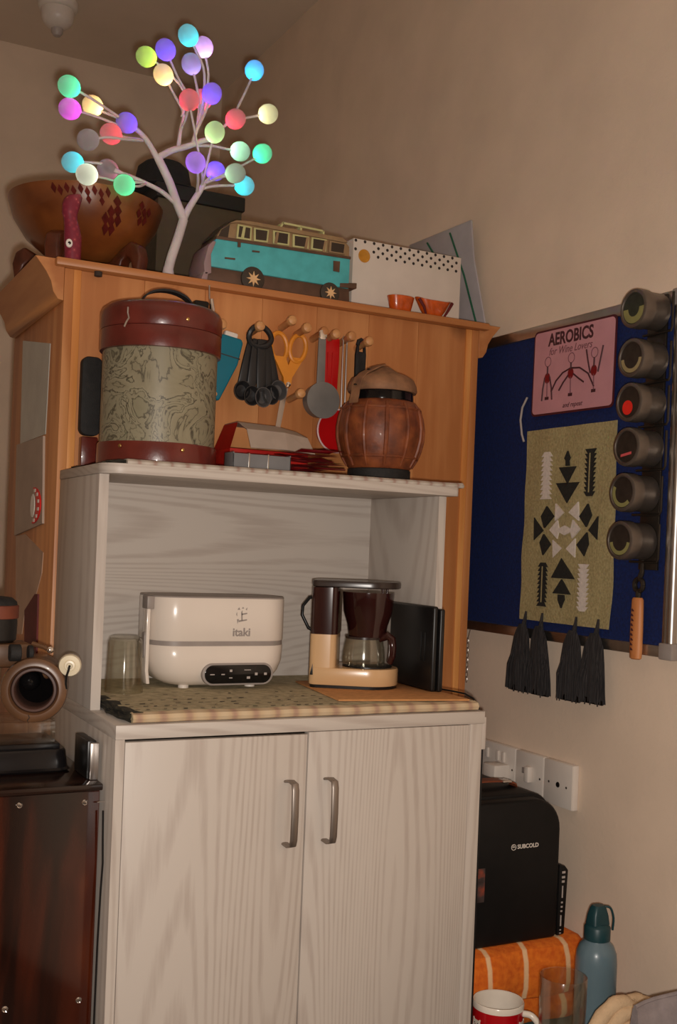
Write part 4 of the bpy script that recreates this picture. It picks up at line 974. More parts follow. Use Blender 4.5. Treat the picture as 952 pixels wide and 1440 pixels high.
slab([(.713, 1.7225), (.724, 1.742), (.742, 1.755), (.757, 1.7595), (.985, 1.7605), (.995, 1.752), (.996, 1.7275)], VY0 + .003, VY1 - .003).build('cab_band', 'van_ply', vn, .002)
slab([(.738, 1.7545), (.752, 1.7625), (.78, 1.7655), (.978, 1.7665), (.99, 1.759), (.98, 1.7575), (.757, 1.7585)], VY0 - .001, VY1 + .001).build('roof', 'van_ply', vn, .0015)
slab([(.713, 1.7205), (.7135, 1.7265), (.997, 1.7315), (.997, 1.7265)], VY0 - .0015, VY1 + .0015).build('waist_trim', 'van_brown', vn, .0008)
WN = [[(.755, 1.7555), (.784, 1.755), (.7835, 1.7285), (.753, 1.728)], [(.788, 1.7545), (.8195, 1.7555), (.8175, 1.7305), (.789, 1.729)], [(.8275, 1.756), (.863, 1.757), (.8625, 1.7315), (.8285, 1.7305)],
      [(.869, 1.7555), (.904, 1.7565), (.904, 1.732), (.870, 1.731)], [(.9095, 1.7565), (.943, 1.757), (.942, 1.733), (.909, 1.7325)], [(.949, 1.756), (.986, 1.756), (.984, 1.7335), (.948, 1.733)]]
for i, w in enumerate(WN):
    c_ = Vector((sum(p[0] for p in w) / 4, sum(p[1] for p in w) / 4))
    f_ = slab(w, VY0 - .0005, VY0 + .004).build('window_frame', 'van_cream' if i < 5 else 'van_ply', vn, .0006)
    inn = [tuple(c_ + (Vector(p) - c_) * .76) for p in w]
    slab(inn, VY0 - .0012, VY0 + .002).build('pane', 'van_inside_shade', f_)  # solid fill in the opening, coloured like the shaded inside
    if i in (0, 2, 3, 4):
        x = c_.x + (-.004 if i == 0 else .010 if i > 2 else -.012)
        slab([(x - .003, 1.731), (x + .003, 1.731), (x + .006, 1.754), (x + .001, 1.754)], VY0 - .002, VY0 - .0013).build('curtain', 'van_cream' if i == 0 else 'van_ply', f_)
fw = MB(); fw.add([(.7145, VY0 + .006, 1.7255), (.7145, VY1 - .006, 1.7255), (.7385, VY1 - .01, 1.7535), (.7385, VY0 + .01, 1.7535), (.7165, VY0 + .006, 1.7255), (.7165, VY1 - .006, 1.7255), (.7405, VY1 - .01, 1.7535), (.7405, VY0 + .01, 1.7535)], [(0, 3, 2, 1), (4, 5, 6, 7), (0, 1, 5, 4), (1, 2, 6, 5), (2, 3, 7, 6), (3, 0, 4, 7)])
for v_ in fw.v: v_.x -= .0035; v_.z += .0015
fw.build('windscreen', 'van_inside_shade', vn)
slab([(.717, 1.724), (.724, 1.7405), (.740, 1.7525), (.737, 1.727)], VY0 + .0015, VY0 + .004).build('cab_window', 'van_inside_shade', vn)
for x, r_ in ((.790, .0235), (.954, .0205)):
    m = MB(); m.M = frontM(x, VY0 + .012, PT + r_ + .0004); m.lathe([(.0005, 0), (r_, 0), (r_, .013), (r_ - .002, .0145), (.0005, .0145)], 28); wl = m.build('wheel', 'tyre', vn)
    st_ = []
    for k in range(16):
        rr_ = (r_ * .62 if k % 2 == 0 else r_ * .26); st_.append((rr_ * math.sin(2 * PI * k / 16), rr_ * math.cos(2 * PI * k / 16)))
    m = MB(); m.M = frontM(x, VY0 + .012, PT + r_ + .0004); m.prism(st_, .014, .0165); m.build('star_hubcap', 'star', wl)
    m = MB(); m.M = frontM(x, VY1 - .012, PT + r_ + .0004); m.lathe([(.0005, -.013), (r_, -.013), (r_, 0), (.0005, 0)], 28); m.build('wheel', 'tyre', vn)
slab([(.975, 1.668), (1.012, 1.670), (1.012, 1.681), (.975, 1.676)], VY0 - .002, VY1 + .002).build('rear_bumper', 'van_brown', vn, .001)
slab([(.686, 1.640), (.691, 1.656), (.7, 1.656), (.698, 1.640)], VY0 - .002, VY1 + .002).build('front_bumper', 'van_nose', vn, .001)
slab([(.9585, 1.7175), (.973, 1.7185), (.9725, 1.697), (.959, 1.6975)], VY0 - .0015, VY0 + .002).build('side_vent', 'van_brown', vn)
slab([(.786, 1.7105), (.801, 1.7115), (.801, 1.7085), (.786, 1.7075)], VY0 - .0018, VY0 + .002).build('door_handle', 'van_brown', vn)
slab([(.756, 1.712), (.762, 1.7125), (.762, 1.727), (.756, 1.7265)], VY0 - .002, VY0 + .002).build('mirror', 'van_brown', vn)
slab([(.7315, 1.689), (.752, 1.690), (.752, 1.687), (.7315, 1.686)], VY0 - .002, VY0 + .002).build('side_trim', 'van_brown', vn)
rk = slab([(.845, 1.7655), (.852, 1.779), (.856, 1.779), (.850, 1.7655)], VY0 + .012, VY1 - .012).build('roof_rack', 'van_cream', vn, .0006)
for y in (VY0 + .012, VY1 - .014):
    slab([(.852, 1.7755), (.852, 1.7795), (.938, 1.7785), (.944, 1.7745)], y, y + .003).build('rack_rail', 'van_cream', rk, .0005)
for x in (.890, .939):
    slab([(x, 1.7655), (x, 1.777), (x + .004, 1.777), (x + .004, 1.7655)], VY0 + .012, VY1 - .012).build('rack_post', 'van_cream', rk, .0005)
slab([(.85, 1.7662), (.85, 1.7682), (.94, 1.7685), (.94, 1.7665)], VY0 + .012, VY1 - .012).build('rack_floor', 'van_ply', rk)
# --- white box with dotted band
db = thing('dotted_box', 'white paper box with black-dotted top band and yellow round sticker', 'box', (1.155, 2.05, PT))
mat('box_white', (214, 202, 190), .6, var=.02, scale=20)
mat('dot_black', (40, 36, 36), .6, var=0)
mat('gold_sticker', (196, 134, 40), .45, var=.08, scale=60)
box(1.0248, 1.286, 2.000, 2.10, PT + .0004, 1.7845).build('carton', 'box_white', db, .0012)
dm = None
for r_ in range(4):
    for k in range(13 - (r_ % 2) * 0):
        x = 1.030 + k * .0212 + (r_ % 2) * .0106; z = 1.7805 - r_ * .0088
        if x > 1.283 or (r_ == 3 and k > 11) or abs(x - 1.05) < .018 and r_ > 0: continue
        if dm is None:
            m = MB(); m.M = frontM(0, 0, 0); m.lathe([(.0032, 0), (.003, .0005)], 10); o = m.build('printed_dot', 'dot_black', db); dm = o.data
            dm.transform(loc(*db.location))
        else: o = bpy.data.objects.new('printed_dot', dm); COL.objects.link(o); o.parent = db
        o.location = Vector((x, 1.9999, z)) - Vector(db.location)
m = MB(); m.M = frontM(1.0505, 1.9999, 1.7515); m.lathe([(.0135, 0), (.0135, .0008), (.0125, .0012), (.0118, .0008), (.0005, .0008)], 28); m.build('round_sticker', 'gold_sticker', db)
# --- two orange dishes
glass('amber', (236, 104, 24), .15, 1.35)
mat('amber_body', (214, 92, 26), .25, var=.12, scale=60, trans=.25, coat=.3)
for (cx, w0, w1, lab) in ((1.1165, .030, .022, 'small orange boat-shaped dish next to the model van end of the dotted box'), (1.1935, .042, .017, 'wider orange boat-shaped dish with dark pointed ends before the dotted box')):
    d = thing('orange_dish', lab, 'dish', (cx, 1.958, PT), group='orange dishes before the dotted box')
    rr = []
    for z, w, dd in ((.0004, w1 * .8, .011), (.004, w1, .013), (.02, (w0 + w1) / 2, .017), (.036, w0, .019), (.0365, w0 - .003, .017), (.02, (w0 + w1) / 2 - .003, .0145), (.006, w1 * .8, .010)):
        rr.append([(cx + w * math.copysign(abs(math.cos(2 * PI * k / 24)) ** .8, math.cos(2 * PI * k / 24)), 1.958 + dd * math.sin(2 * PI * k / 24), PT + z + (.006 * abs(math.cos(2 * PI * k / 24)) ** 3 if z > .03 and w0 > .04 else 0)) for k in range(24)])
    MB().rings(rr).build('shell', 'amber_body', d)
    if w0 > .04:
        for s_ in (-1, 1):
            MB().tube([(cx + s_ * (w1 + .004), 1.9475, PT + .005), (cx + s_ * (w0 + w1) / 2, 1.9435, PT + .021), (cx + s_ * (w0 - .002), 1.9465, PT + .037)], [.002, .003, .0035], 8).build('dark_end', 'deep_red', d)
# --- plastic wallet with green elastic leaning on the wall
ws = thing('plastic_wallet', 'grey plastic document wallet with green elastic leaning by the wall', 'wallet', (1.34, 2.12, PT))
mat('wallet_grey', (172, 168, 172), .35, var=.05, scale=14)
mat('green_elastic', (30, 92, 66), .6, var=.05)
m = MB(); m.M = Matrix(((0, 0, -1, 1.351), (1, 0, 0, 0), (0, 1, 0, 0), (0, 0, 0, 1)))
m.prism([(2.330, 1.897), (2.062, 1.892), (2.045, 1.80), (1.985, PT + .0004), (2.33, PT + .0004)], 0, .004); m.build('sleeve', 'wallet_grey', ws, .0008)
m = MB(); m.tube([(1.3455, 2.145, 1.882), (1.3455, 2.079, 1.772), (1.3455, 2.02, 1.650)], .0022, 8); m.build('elastic', 'green_elastic', ws)
m = MB(); m.tube([(1.3455, 2.244, 1.882), (1.3455, 2.22, 1.857), (1.3455, 2.18, 1.81)], .0022, 8); m.build('elastic', 'green_elastic', ws)

# ================================================================ on the right-hand wall
ramp_mat('felt_blue', (1, 1, 1), 'noise', [(.3, (0, 18, 66)), (.7, (0, 30, 92))], rough=.95, scale=180, detail=3, bump=.4)
nb = thing('notice_board', 'blue felt notice board with metal frame on the wall', 'notice board', (1.364, 1.8, .986))
BZ0, BZ1, BY0, BY1 = .986, 1.617, 1.405, 2.30
box(1.359, 1.3718, BY0 + .012, BY1, BZ0 + .01, BZ1 - .01).build('felt', 'felt_blue', nb)
box(1.353, 1.3718, BY0 + .02, BY1, BZ1 - .022, BZ1).build('frame_top', 'alu', nb, .002)
box(1.353, 1.3718, BY0 + .02, BY1, BZ0, BZ0 + .020).build('frame_bottom', 'alu', nb, .002)
box(1.353, 1.3718, BY1 - .02, BY1, BZ0 + .02, BZ1 - .022).build('frame_side', 'alu', nb, .002)
box(1.352, 1.3718, BY0 + .012, BY0 + .020, BZ0 + .022, BZ1 - .022).build('frame_side', 'alu', nb, .001)
m = MB(); m.tube([(1.3595, BY0 + .005, BZ0 + .026), (1.3595, BY0 + .005, BZ1 - .026)], .0085, 16); m.build('frame_rail', 'alu', nb)
for z in (BZ0 + .012, BZ1 - .012): box(1.350, 1.3718, BY0 - .006, BY0 + .026, z - .015, z + .014).build('corner_cap', 'grey_plastic', nb, .003)
FX = 1.3588                                     # felt surface
# --- pink tin sign
mat('sign_pink', (198, 142, 150), .4, var=.03, scale=25)
mat('sign_edge', (74, 22, 30), .45, var=.05)
mat('sign_ink', (70, 34, 40), .6, var=0)
mat('sign_ink_soft', (120, 76, 84), .6, var=0)
mat('sign_red', (122, 14, 22), .5, var=0)
sy, sz = 1.694, 1.5165
sgn = thing('tin_sign', 'pink tin sign reading aerobics with corkscrew drawings', 'sign', (FX, sy, sz - .085))
SM = wallM(1.3525, sy, sz) @ rot(-.012, 'Z')
m = MB(); m.M = SM; m.prism(rrect(.1235, .0855, .011), -.0005, .0012); m.build('border', 'sign_edge', sgn)
m = MB(); m.M = SM; m.prism(rrect(.1195, .0815, .009), .0012, .0019); m.build('plate', 'sign_pink', sgn)
text('lettering', 'AEROBICS', .034, 'sign_ink', sgn, SM @ loc(-.008, .062, .0021), .87, .0002, bold=.0010)
text('lettering', 'for Wine Lovers', .021, 'sign_ink_soft', sgn, SM @ loc(-.008, .039, .0021), .92, .0002, shear=.3)
text('lettering', 'and repeat', .0135, 'sign_ink', sgn, SM @ loc(.006, -.0705, .0021), 1., .0002, shear=.35)
def cork(cx, top, arms, hz, tail):
    m = MB(); m.M = SM
    for k in range(17):
        pass
    m.tube([(cx + .0095 * math.cos(2 * PI * k / 18), top + .0095 * math.sin(2 * PI * k / 18), .0022) for k in range(19)], .0008, 5, caps=False)
    o = m.build('corkscrew_ring', 'sign_ink_soft', sgn)
    m = MB(); m.M = SM; m.tube([(cx, top - .0095, .0022), (cx, hz, .0022)], .0018, 6); m.build('corkscrew_shaft', 'sign_ink', sgn)
    m = MB(); m.M = SM @ loc(cx, hz - .006, .0021); m.prism([(.0085 * math.cos(2 * PI * k / 14), .0105 * math.sin(2 * PI * k / 14)) for k in range(14)], 0, .0008); m.build('corkscrew_hub', 'sign_red', sgn)
    for ar in arms:
        m = MB(); m.M = SM; m.tube([(x, y, .0023) for x, y in ar], .0017, 6); m.build('corkscrew_arm', 'sign_ink', sgn)
    m = MB(); m.M = SM; m.tube([(cx, hz - .012, .0022), (cx + .0015, tail + .006, .0022)], .0012, 6); m.build('corkscrew_screw', 'sign_ink_soft', sgn)
    m = MB(); m.M = SM @ loc(cx + .001, tail + .004, .0021); m.prism([(-.006, -.003), (.006, -.003), (.006, .003), (-.006, .003)], 0, .0006); m.build('corkscrew_tip', 'sign_ink', sgn)
cork(-.0745, .0205, [[(-.082, -.01), (-.087, -.032), (-.089, -.056)], [(-.067, -.01), (-.060, -.032), (-.057, -.056)]], -.006, -.056)
cork(-.002, .020, [[(-.004, .0), (-.026, -.006), (-.046, -.020), (-.060, -.040)], [(.0, .0), (.024, -.002), (.050, -.016), (.068, -.042)], [(-.008, -.012), (-.024, -.026), (-.036, -.040)], [(.006, -.012), (.022, -.022), (.038, -.031)]], -.004, -.055)
cork(.066, .0215, [[(.056, -.016), (.048, .008), (.042, .030)], [(.078, -.016), (.084, .008), (.090, .032)]], -.006, -.054)
m = MB(); m.tube([(1.3545, 1.838, 1.475), (1.352, 1.850, 1.455), (1.3515, 1.854, 1.43), (1.3535, 1.850, 1.40), (1.3565, 1.846, 1.385)], .0022, 8)
tag(m.build('white_wire', 'pale_plastic'), 'short off-white wire hanging on the blue board beside the pink sign', 'wire')
# --- woven hanging with tassels
ramp_mat('weave', (1, 1, 1), 'noise', [(.3, (148, 134, 92)), (.7, (176, 160, 116))], rough=.95, scale=220, detail=3, bump=.5)
mat('weave_black', (36, 34, 30), .95, var=.1, scale=150, bump=.3)
mat('weave_white', (216, 204, 194), .95, var=.05, scale=150, bump=.3)
wv = thing('woven_hanging', 'khaki woven wall hanging with black and white motifs and dark tassels', 'wall hanging', (1.356, 1.695, 1.022))
m = MB(); nx, nz = 20, 24; grid = []
def wx(i, j): return 1.3535 + .0012 * math.sin(i * .8 + j * .25) + .0008 * math.sin(j * .7)
for j in range(nz + 1):
    for i in range(nx + 1):
        t, u = i / nx, j / nz
        yl = 1.832 + .001 * math.sin(j * .9); yr = 1.562 + .0015 * math.sin(j * .6) - .003 * math.sin(PI * u)
        grid.append((wx(i, j), yl + (yr - yl) * t, 1.405 + (1.023 - 1.405) * u))
n1 = len(grid); g2 = [(x + .0022, y, z) for x, y, z in grid]; fs = []
W_ = nx + 1
for j in range(nz):
    for i in range(nx):
        a = j * W_ + i; fs.append((a, a + W_, a + W_ + 1, a + 1)); fs.append((n1 + a + 1, n1 + a + W_ + 1, n1 + a + W_, n1 + a))
for i in range(nx): fs.append((i, i + 1, n1 + i + 1, n1 + i)); b_ = nz * W_ + i; fs.append((b_ + 1, b_, n1 + b_, n1 + b_ + 1))
for j in range(nz): a = j * W_; fs.append((a + W_, a, n1 + a, n1 + a + W_)); a += nx; fs.append((a, a + W_, n1 + a + W_, n1 + a))
m.add(grid + g2, fs, True); m.build('cloth', 'weave', wv)
def motif(name, pts, mt_):
    m = MB(); m.M = Matrix(((0, 0, -1, 1.3518), (1, 0, 0, 0), (0, 1, 0, 0), (0, 0, 0, 1)))
    m.prism(pts, -.0025, .0012); m.build(name, mt_, wv)
def zig(name, y0, y1, z0, z1, mt_, n_=10, up=True):
    # toothed upright bar: y0 left (greater Y), y1 right
    L_, R_ = [], []
    for k in range(n_):
        za = z1 - (z1 - z0) * k / n_; zb = z1 - (z1 - z0) * (k + 1) / n_
        w = (y0 - y1)
        s_ = .27 * w
        if not up: za, zb = za, zb
        L_ += [(y0, za - (0 if up else (za - zb))), (y0 - s_, zb if up else za)] if up else [(y0 - s_, za), (y0, zb)]
        R_ += [(y1, za), (y1 + s_, zb)] if up else [(y1 + s_, za), (y1, zb)]
    motif(name, L_ + R_[::-1], mt_)
zig('white_bar', 1.778, 1.744, 1.265, 1.3585, 'weave_white', 10, False)
zig('black_bar', 1.645, 1.615, 1.268, 1.357, 'weave_black', 10, True)
zig('black_bar', 1.776, 1.746, 1.053, 1.1395, 'weave_black', 10, False)
zig('white_bar', 1.653, 1.621, 1.051, 1.140, 'weave_white', 10, True)
for yc, z0, z1 in ((1.63, 1.275, 1.349), (1.761, 1.061, 1.132)):
    m = MB(); m.M = Matrix(((0, 0, -1, 1.3506), (1, 0, 0, 0), (0, 1, 0, 0), (0, 0, 0, 1))); m.prism([(yc - .0015, z0), (yc + .0015, z0), (yc + .0015, z1), (yc - .0015, z1)], -.001, .0004); m.build('bar_line', 'weave', wv)
for nm, p in (('arrow', [(1.698, 1.357), (1.6895, 1.343), (1.693, 1.338), (1.690, 1.328), (1.702, 1.328), (1.702, 1.338), (1.7065, 1.343)]), ('arrow', [(1.722, 1.326), (1.669, 1.326), (1.694, 1.293)]), ('arrow', [(1.729, 1.2955), (1.658, 1.2955), (1.694, 1.256)]),
              ('diamond', [(1.756, 1.251), (1.733, 1.231), (1.762, 1.208), (1.773, 1.231)]), ('diamond', [(1.632, 1.254), (1.621, 1.232), (1.635, 1.210), (1.655, 1.230)]),
              ('triangle', [(1.795, 1.229), (1.766, 1.203), (1.793, 1.184)]), ('triangle', [(1.602, 1.230), (1.601, 1.186), (1.627, 1.204)]),
              ('diamond', [(1.763, 1.196), (1.739, 1.176), (1.763, 1.154), (1.774, 1.179)]), ('diamond', [(1.632, 1.200), (1.625, 1.178), (1.637, 1.155), (1.660, 1.176)]),
              ('arrow', [(1.703, 1.150), (1.664, 1.1105), (1.733, 1.1105)]), ('arrow', [(1.701, 1.109), (1.674, 1.0805), (1.727, 1.0805)]), ('arrow', [(1.710, 1.079), (1.693, 1.079), (1.691, 1.070), (1.695, 1.064), (1.700, 1.053), (1.706, 1.062), (1.710, 1.069)])):
    motif(nm, p, 'weave_black')
for p in ([(1.728, 1.256), (1.702, 1.238), (1.728, 1.222)], [(1.687, 1.238), (1.660, 1.258), (1.657, 1.222)], [(1.733, 1.185), (1.703, 1.169), (1.730, 1.150)], [(1.665, 1.188), (1.664, 1.152), (1.691, 1.168)]):
    motif('white_triangle', p, 'weave_white')
motif('white_star', [(1.744, 1.204), (1.721, 1.223), (1.715, 1.207), (1.697, 1.213), (1.679, 1.207), (1.674, 1.224), (1.652, 1.206), (1.674, 1.188), (1.679, 1.200), (1.697, 1.194), (1.715, 1.200), (1.719, 1.187)], 'weave_white')
ramp_mat('tassel', (1, 6, .4), 'noise', [(.3, (20, 19, 22)), (.7, (58, 54, 54))], rough=.95, scale=90, detail=3, bump=.5)
for (y, yb, w, zb) in ((1.8085, 1.815, .034, .884), (1.755, 1.747, .033, .884), (1.651, 1.654, .034, .886), (1.588, 1.592, .036, .890)):
    m = MB(); m.tube([(1.3508, y, 1.040), (1.3490, y, 1.025), (1.346, y + (yb - y) * .3, 1.005)], [.002, .0035, .006], 8)
    tk = m.build('tassel', 'tassel', wv)
    m = MB(); rr = []
    for q, (z, ww) in enumerate(((1.014, .010), (1.002, .018), (.988, .024), (.96, .0285), (.93, .032), (.905, .0345), (zb, .037))):
        c_ = y + (yb - y) * min(1, (1.012 - z) / .1); ws_ = ww * w / .034
        rr.append([(1.3432 + .0078 * min(1, .45 + q * .12) * math.sin(2 * PI * k / 40) * (1 + .14 * math.sin(k * 2.4 + q * .2)), c_ + ws_ * math.cos(2 * PI * k / 40) * (1 + .06 * math.sin(k * 3.1)), z + (.005 * math.sin(k * 5.3) + .004 * math.sin(k * 1.9) if q == 6 else 0)) for k in range(40)])
    m.rings(rr).build('fringe', 'tassel', tk)
    m = MB()
    for k in range(16):
        a_ = yb + w * (k / 7.5 - 1) * .95; x_ = 1.3440 - .010 + random.uniform(0, .006)
        m.tube([(x_ + .004, y + (a_ - y) * .4, .985), (x_, a_, .93), (x_, a_ + random.uniform(-.004, .004), zb - random.uniform(0, .008))], [.0012, .0016, .0012], 5)
    st_ = m.build('loose_strands', 'tassel', tk); st_['kind'] = 'stuff'
# --- spice rack with six tins
rk = thing('spice_rack', 'dark steel magnetic strip rack holding six spice tins on the board', 'rack', (1.355, 1.462, 1.14))
box(1.3482, 1.3532, 1.440, 1.486, 1.135, 1.612).build('strip', 'tin_dark', rk, .001)
for z in (1.15, 1.40): box(1.3528, 1.3592, 1.452, 1.474, z, z + .02).build('back_spacer', 'tin_dark', rk)
JZ = [1.582, 1.4975, 1.4215, 1.345, 1.267, 1.1845]; JY = [1.459, 1.460, 1.461, 1.463, 1.469, 1.471]
for z, y in zip(JZ, JY):
    m = MB(); m.tube([(1.3455, y + .034, z - .036), (1.3455, y - .034, z - .036), (1.3455, y - .037, z - .03), (1.3455, y - .037, z + .03)], .0022, 8)
    m.tube([(1.3455, y - .02, z - .036), (1.3490, y - .02, z - .036)], .0022, 6); m.build('bracket', 'tin_dark', rk)
glass('tin_window', (120, 100, 84), .1, 1.3)
mat('spice_dark', (44, 36, 30), .5, var=.2, scale=60)
mat('spice_green', (44, 46, 36), .6, var=.2, scale=60)
mat('label_olive', (134, 128, 78), .7, var=.06, scale=60)
mat('label_tan', (150, 132, 92), .7, var=.06, scale=60)
mat('label_red', (226, 40, 26), .6, var=.04, scale=60)
mat('label_pink', (206, 84, 84), .6, var=.04, scale=60)
LBL = ['label with a broad olive arc, topmost of six', 'tan arc label, second from the top of the rack', 'round red sticker on its lid', 'narrow pink strip label on its lid', 'open olive arc label, second from the bottom of the rack', 'olive smile-shaped arc label, lowest of six']
for i, (z, y) in enumerate(zip(JZ, JY)):
    t = thing('spice_tin', 'grey steel spice tin with ' + LBL[i], 'spice tin', (1.348, y, z), group='spice tins on the rack')
    jm = wallM(1.3481, y, z) @ rot(.0, 'Y')
    m = MB(); m.M = jm; m.lathe([(.0005, 0), (.0295, 0), (.0315, .002), (.0315, .036), (.0318, .0365)], 40, caps=False); m.build('body', 'tin', t)
    m = MB(); m.M = jm; m.lathe([(.0312, .0350), (.0334, .036), (.0338, .038), (.0338, .054), (.033, .0575), (.0305, .059), (.0275, .059), (.0265, .0575), (.0262, .054)], 40, caps=False); m.build('lid_ring', 'tin', t)
    m = MB(); m.M = jm; m.lathe([(.0005, .055), (.0268, .055), (.0268, .0565), (.0005, .0565)], 36, caps=False); m.build('contents', 'spice_green' if i == 0 else 'spice_dark', t)
    m = MB(); m.M = jm @ loc(0, 0, .0566)
    def arc_pts(r0, r1, a0, a1, n_=14):
        return [(r1 * math.cos(a0 + (a1 - a0) * k / n_), r1 * math.sin(a0 + (a1 - a0) * k / n_)) for k in range(n_ + 1)] + [(r0 * math.cos(a1 + (a0 - a1) * k / n_), r0 * math.sin(a1 + (a0 - a1) * k / n_)) for k in range(n_ + 1)]
    if i in (0, 1, 4, 5):
        a0, a1 = {0: (PI * 1.0, PI * 2.02), 1: (PI * 1.02, PI * 1.98), 4: (PI * .85, PI * 1.75), 5: (PI * 1.05, PI * 1.95)}[i]
        pts = arc_pts(.0185 if i else .014, .0255, a0, a1)
        m.prism(pts, 0, .0006); m.build('paper_label', 'label_tan' if i == 1 else 'label_olive', t)
    elif i == 2:
        m.prism([(-.004 + .0125 * math.cos(2 * PI * k / 20), -.009 + .0125 * math.sin(2 * PI * k / 20)) for k in range(20)], 0, .0006); m.build('round_sticker', 'label_red', t)
    else:
        m.prism([(-.014, -.017), (.012, -.013), (.012, -.0085), (-.014, -.0125)], 0, .0006); m.build('strip_label', 'label_pink', t)
# --- bottle opener
op = thing('bottle_opener', 'steel bottle opener with light wooden handle hanging under the spice rack', 'bottle opener', (1.348, 1.478, .972))
rr = []
for z, r_ in ((.978, .009), (.980, .0125), (.991, .0135), (1.03, .0138), (1.065, .0132), (1.082, .0125), (1.086, .010)):
    rr.append([(1.3440 + r_ * .62 * math.cos(2 * PI * k / 20), 1.4785 + r_ * math.sin(2 * PI * k / 20), z) for k in range(20)])
MB().rings(rr).build('handle', 'handle_wood', op)
for k in range(9):
    zz = .996 + k * .0085
    m = MB(); m.M = wallM(1.3355, 1.4805 + (.001 if k % 2 else 0), zz); m.prism([(-.0028, -.0022), (.0028, -.0022), (.0028, -.0010), (-.001, .0024), (-.0028, .0024)], 0, .0006); m.build('burnt_letter', 'sign_ink', op)
m = MB(); m.M = wallM(1.3465, 1.480, 1.108)
m.tube([(.0105 * math.cos(2 * PI * k / 20), .011 * math.sin(2 * PI * k / 20), 0) for k in range(21)], .0045, 8, caps=False); m.tube([(0, -.011, 0), (0, -.024, 0)], .005, 8); m.build('opener_ring', 'tin_dark', op)
m = MB(); m.tube([(1.3465, 1.479, 1.117), (1.3470, 1.476, 1.126), (1.3470, 1.474, 1.132), (1.3470, 1.474, 1.140), (1.3475, 1.474, 1.152)], [.004, .005, .0045, .0035, .0035], 8); m.build('hanger', 'tin_dark', op)
# --- chain hanging behind the pine cabinet's edge
m = MB()
for k in range(9):
    z = .962 - k * .0105
    pts = [(1.345 + (.003 * math.cos(t) if k % 2 else 0), 2.005 + (0 if k % 2 else .003 * math.cos(t)), z + .0065 * math.sin(t)) for t in [2 * PI * q / 12 for q in range(13)]]
    m.tube(pts, .0006, 5, caps=False)
m.tube([(1.345, 2.005, .966), (1.350, 2.005, .986)], .0009, 5)
tag(m.build('thin_chain', 'alu'), 'thin metal chain hanging below the blue board beside the pine cabinet', 'chain')
# --- sockets
def plate(y0, y1, z0, z1, name, label):
    t = thing(name, label, 'socket', (1.3595, (y0 + y1) / 2, z0))
    box(1.3585, 1.3718, y0, y1, z0, z1).build('back_box', 'white_plastic', t, .002)
    box(1.3565, 1.3587, y0 + .0008, y1 - .0008, z0 + .0008, z1 - .0008).build('face_plate', 'white_plastic', t, .0012)
    return t
def screw(y, z, t):
    m = MB(); m.M = wallM(1.3566, y, z); m.lathe([(.0025, 0), (.002, .0008), (.0004, .0005)], 12); m.build('screw', 'tin_dark', t)
SZ0, SZ1 = .671, .757
p1 = plate(1.833, 1.980, SZ0, SZ1, 'double_socket', 'double wall socket with rocker switches, partly behind the white cabinet')
for y in (1.872, 1.892, 1.93):
    box(1.3525, 1.3566, y - .005, y + .005, .723, .744).build('rocker_switch', 'white_plastic', p1, .0015)
screw(1.842, .712, p1)
p2_ = plate(1.740, 1.831, SZ0, SZ1, 'switch_plate', 'single wall plate with a projecting toggle switch')
box(1.344, 1.3566, 1.773, 1.787, .700, .732).build('toggle', 'white_plastic', p2_, .003)
box(1.353, 1.3566, 1.787, 1.806, .714, .726).build('indicator', 'grey_plastic', p2_, .0015)
screw(1.750, .712, p2_)
p3_ = plate(1.650, 1.738, SZ0, SZ1, 'aerial_socket', 'single blank wall plate with one round aerial hole')
m = MB(); m.M = wallM(1.3566, 1.6935, .713); m.lathe([(.0055, 0), (.005, .0012), (.0036, .0012), (.0034, .0002), (.0005, .0002)], 18); m.build('aerial_hole', 'black_plastic', p3_)
screw(1.668, .712, p3_); screw(1.7215, .714, p3_)
pg = box(1.318, 1.3566, 1.850, 1.892, .676, .7215)
tag(pg.build('mains_plug', 'white_plastic', bevel=.004), 'white plug pushed into the double socket above the black fridge', 'plug')
# --- ceiling detector
dt = thing('smoke_detector', 'white round smoke detector on the ceiling', 'smoke detector', (.706, 3.40, CZ - .11))
MB().lathe([(.06, CZ - .0005), (.06, CZ - .016), (.055, CZ - .024), (.05, CZ - .026)], 32, (.706, 3.40, 0)).build('base', 'white_plastic', dt)
MB().lathe([(.05, CZ - .024), (.048, CZ - .050), (.042, CZ - .064), (.03, CZ - .074), (.018, CZ - .080)], 32, (.706, 3.40, 0)).build('housing', 'white_plastic', dt)
MB().lathe([(.018, CZ - .078), (.017, CZ - .092), (.011, CZ - .101), (.0005, CZ - .104)], 20, (.706, 3.40, 0)).build('sensor_dome', 'pale_plastic', dt)

# ================================================================ low table at the right
mat('teal_table', (92, 116, 112), .5, var=.06, scale=20)
TZ = .298
tb = thing('low_table', 'low grey-green side table between the cabinet and the wall', 'table', (1.215, 1.6, 0))
box(1.066, 1.365, 1.16, 1.92, TZ - .022, TZ).build('table_top', 'teal_table', tb, .003)
for x in (1.085, 1.346):
    for y in (1.18, 1.90):
        box(x - .014, x + .014, y - .014, y + .014, 0, TZ - .022).build('leg', 'teal_table', tb, .002)
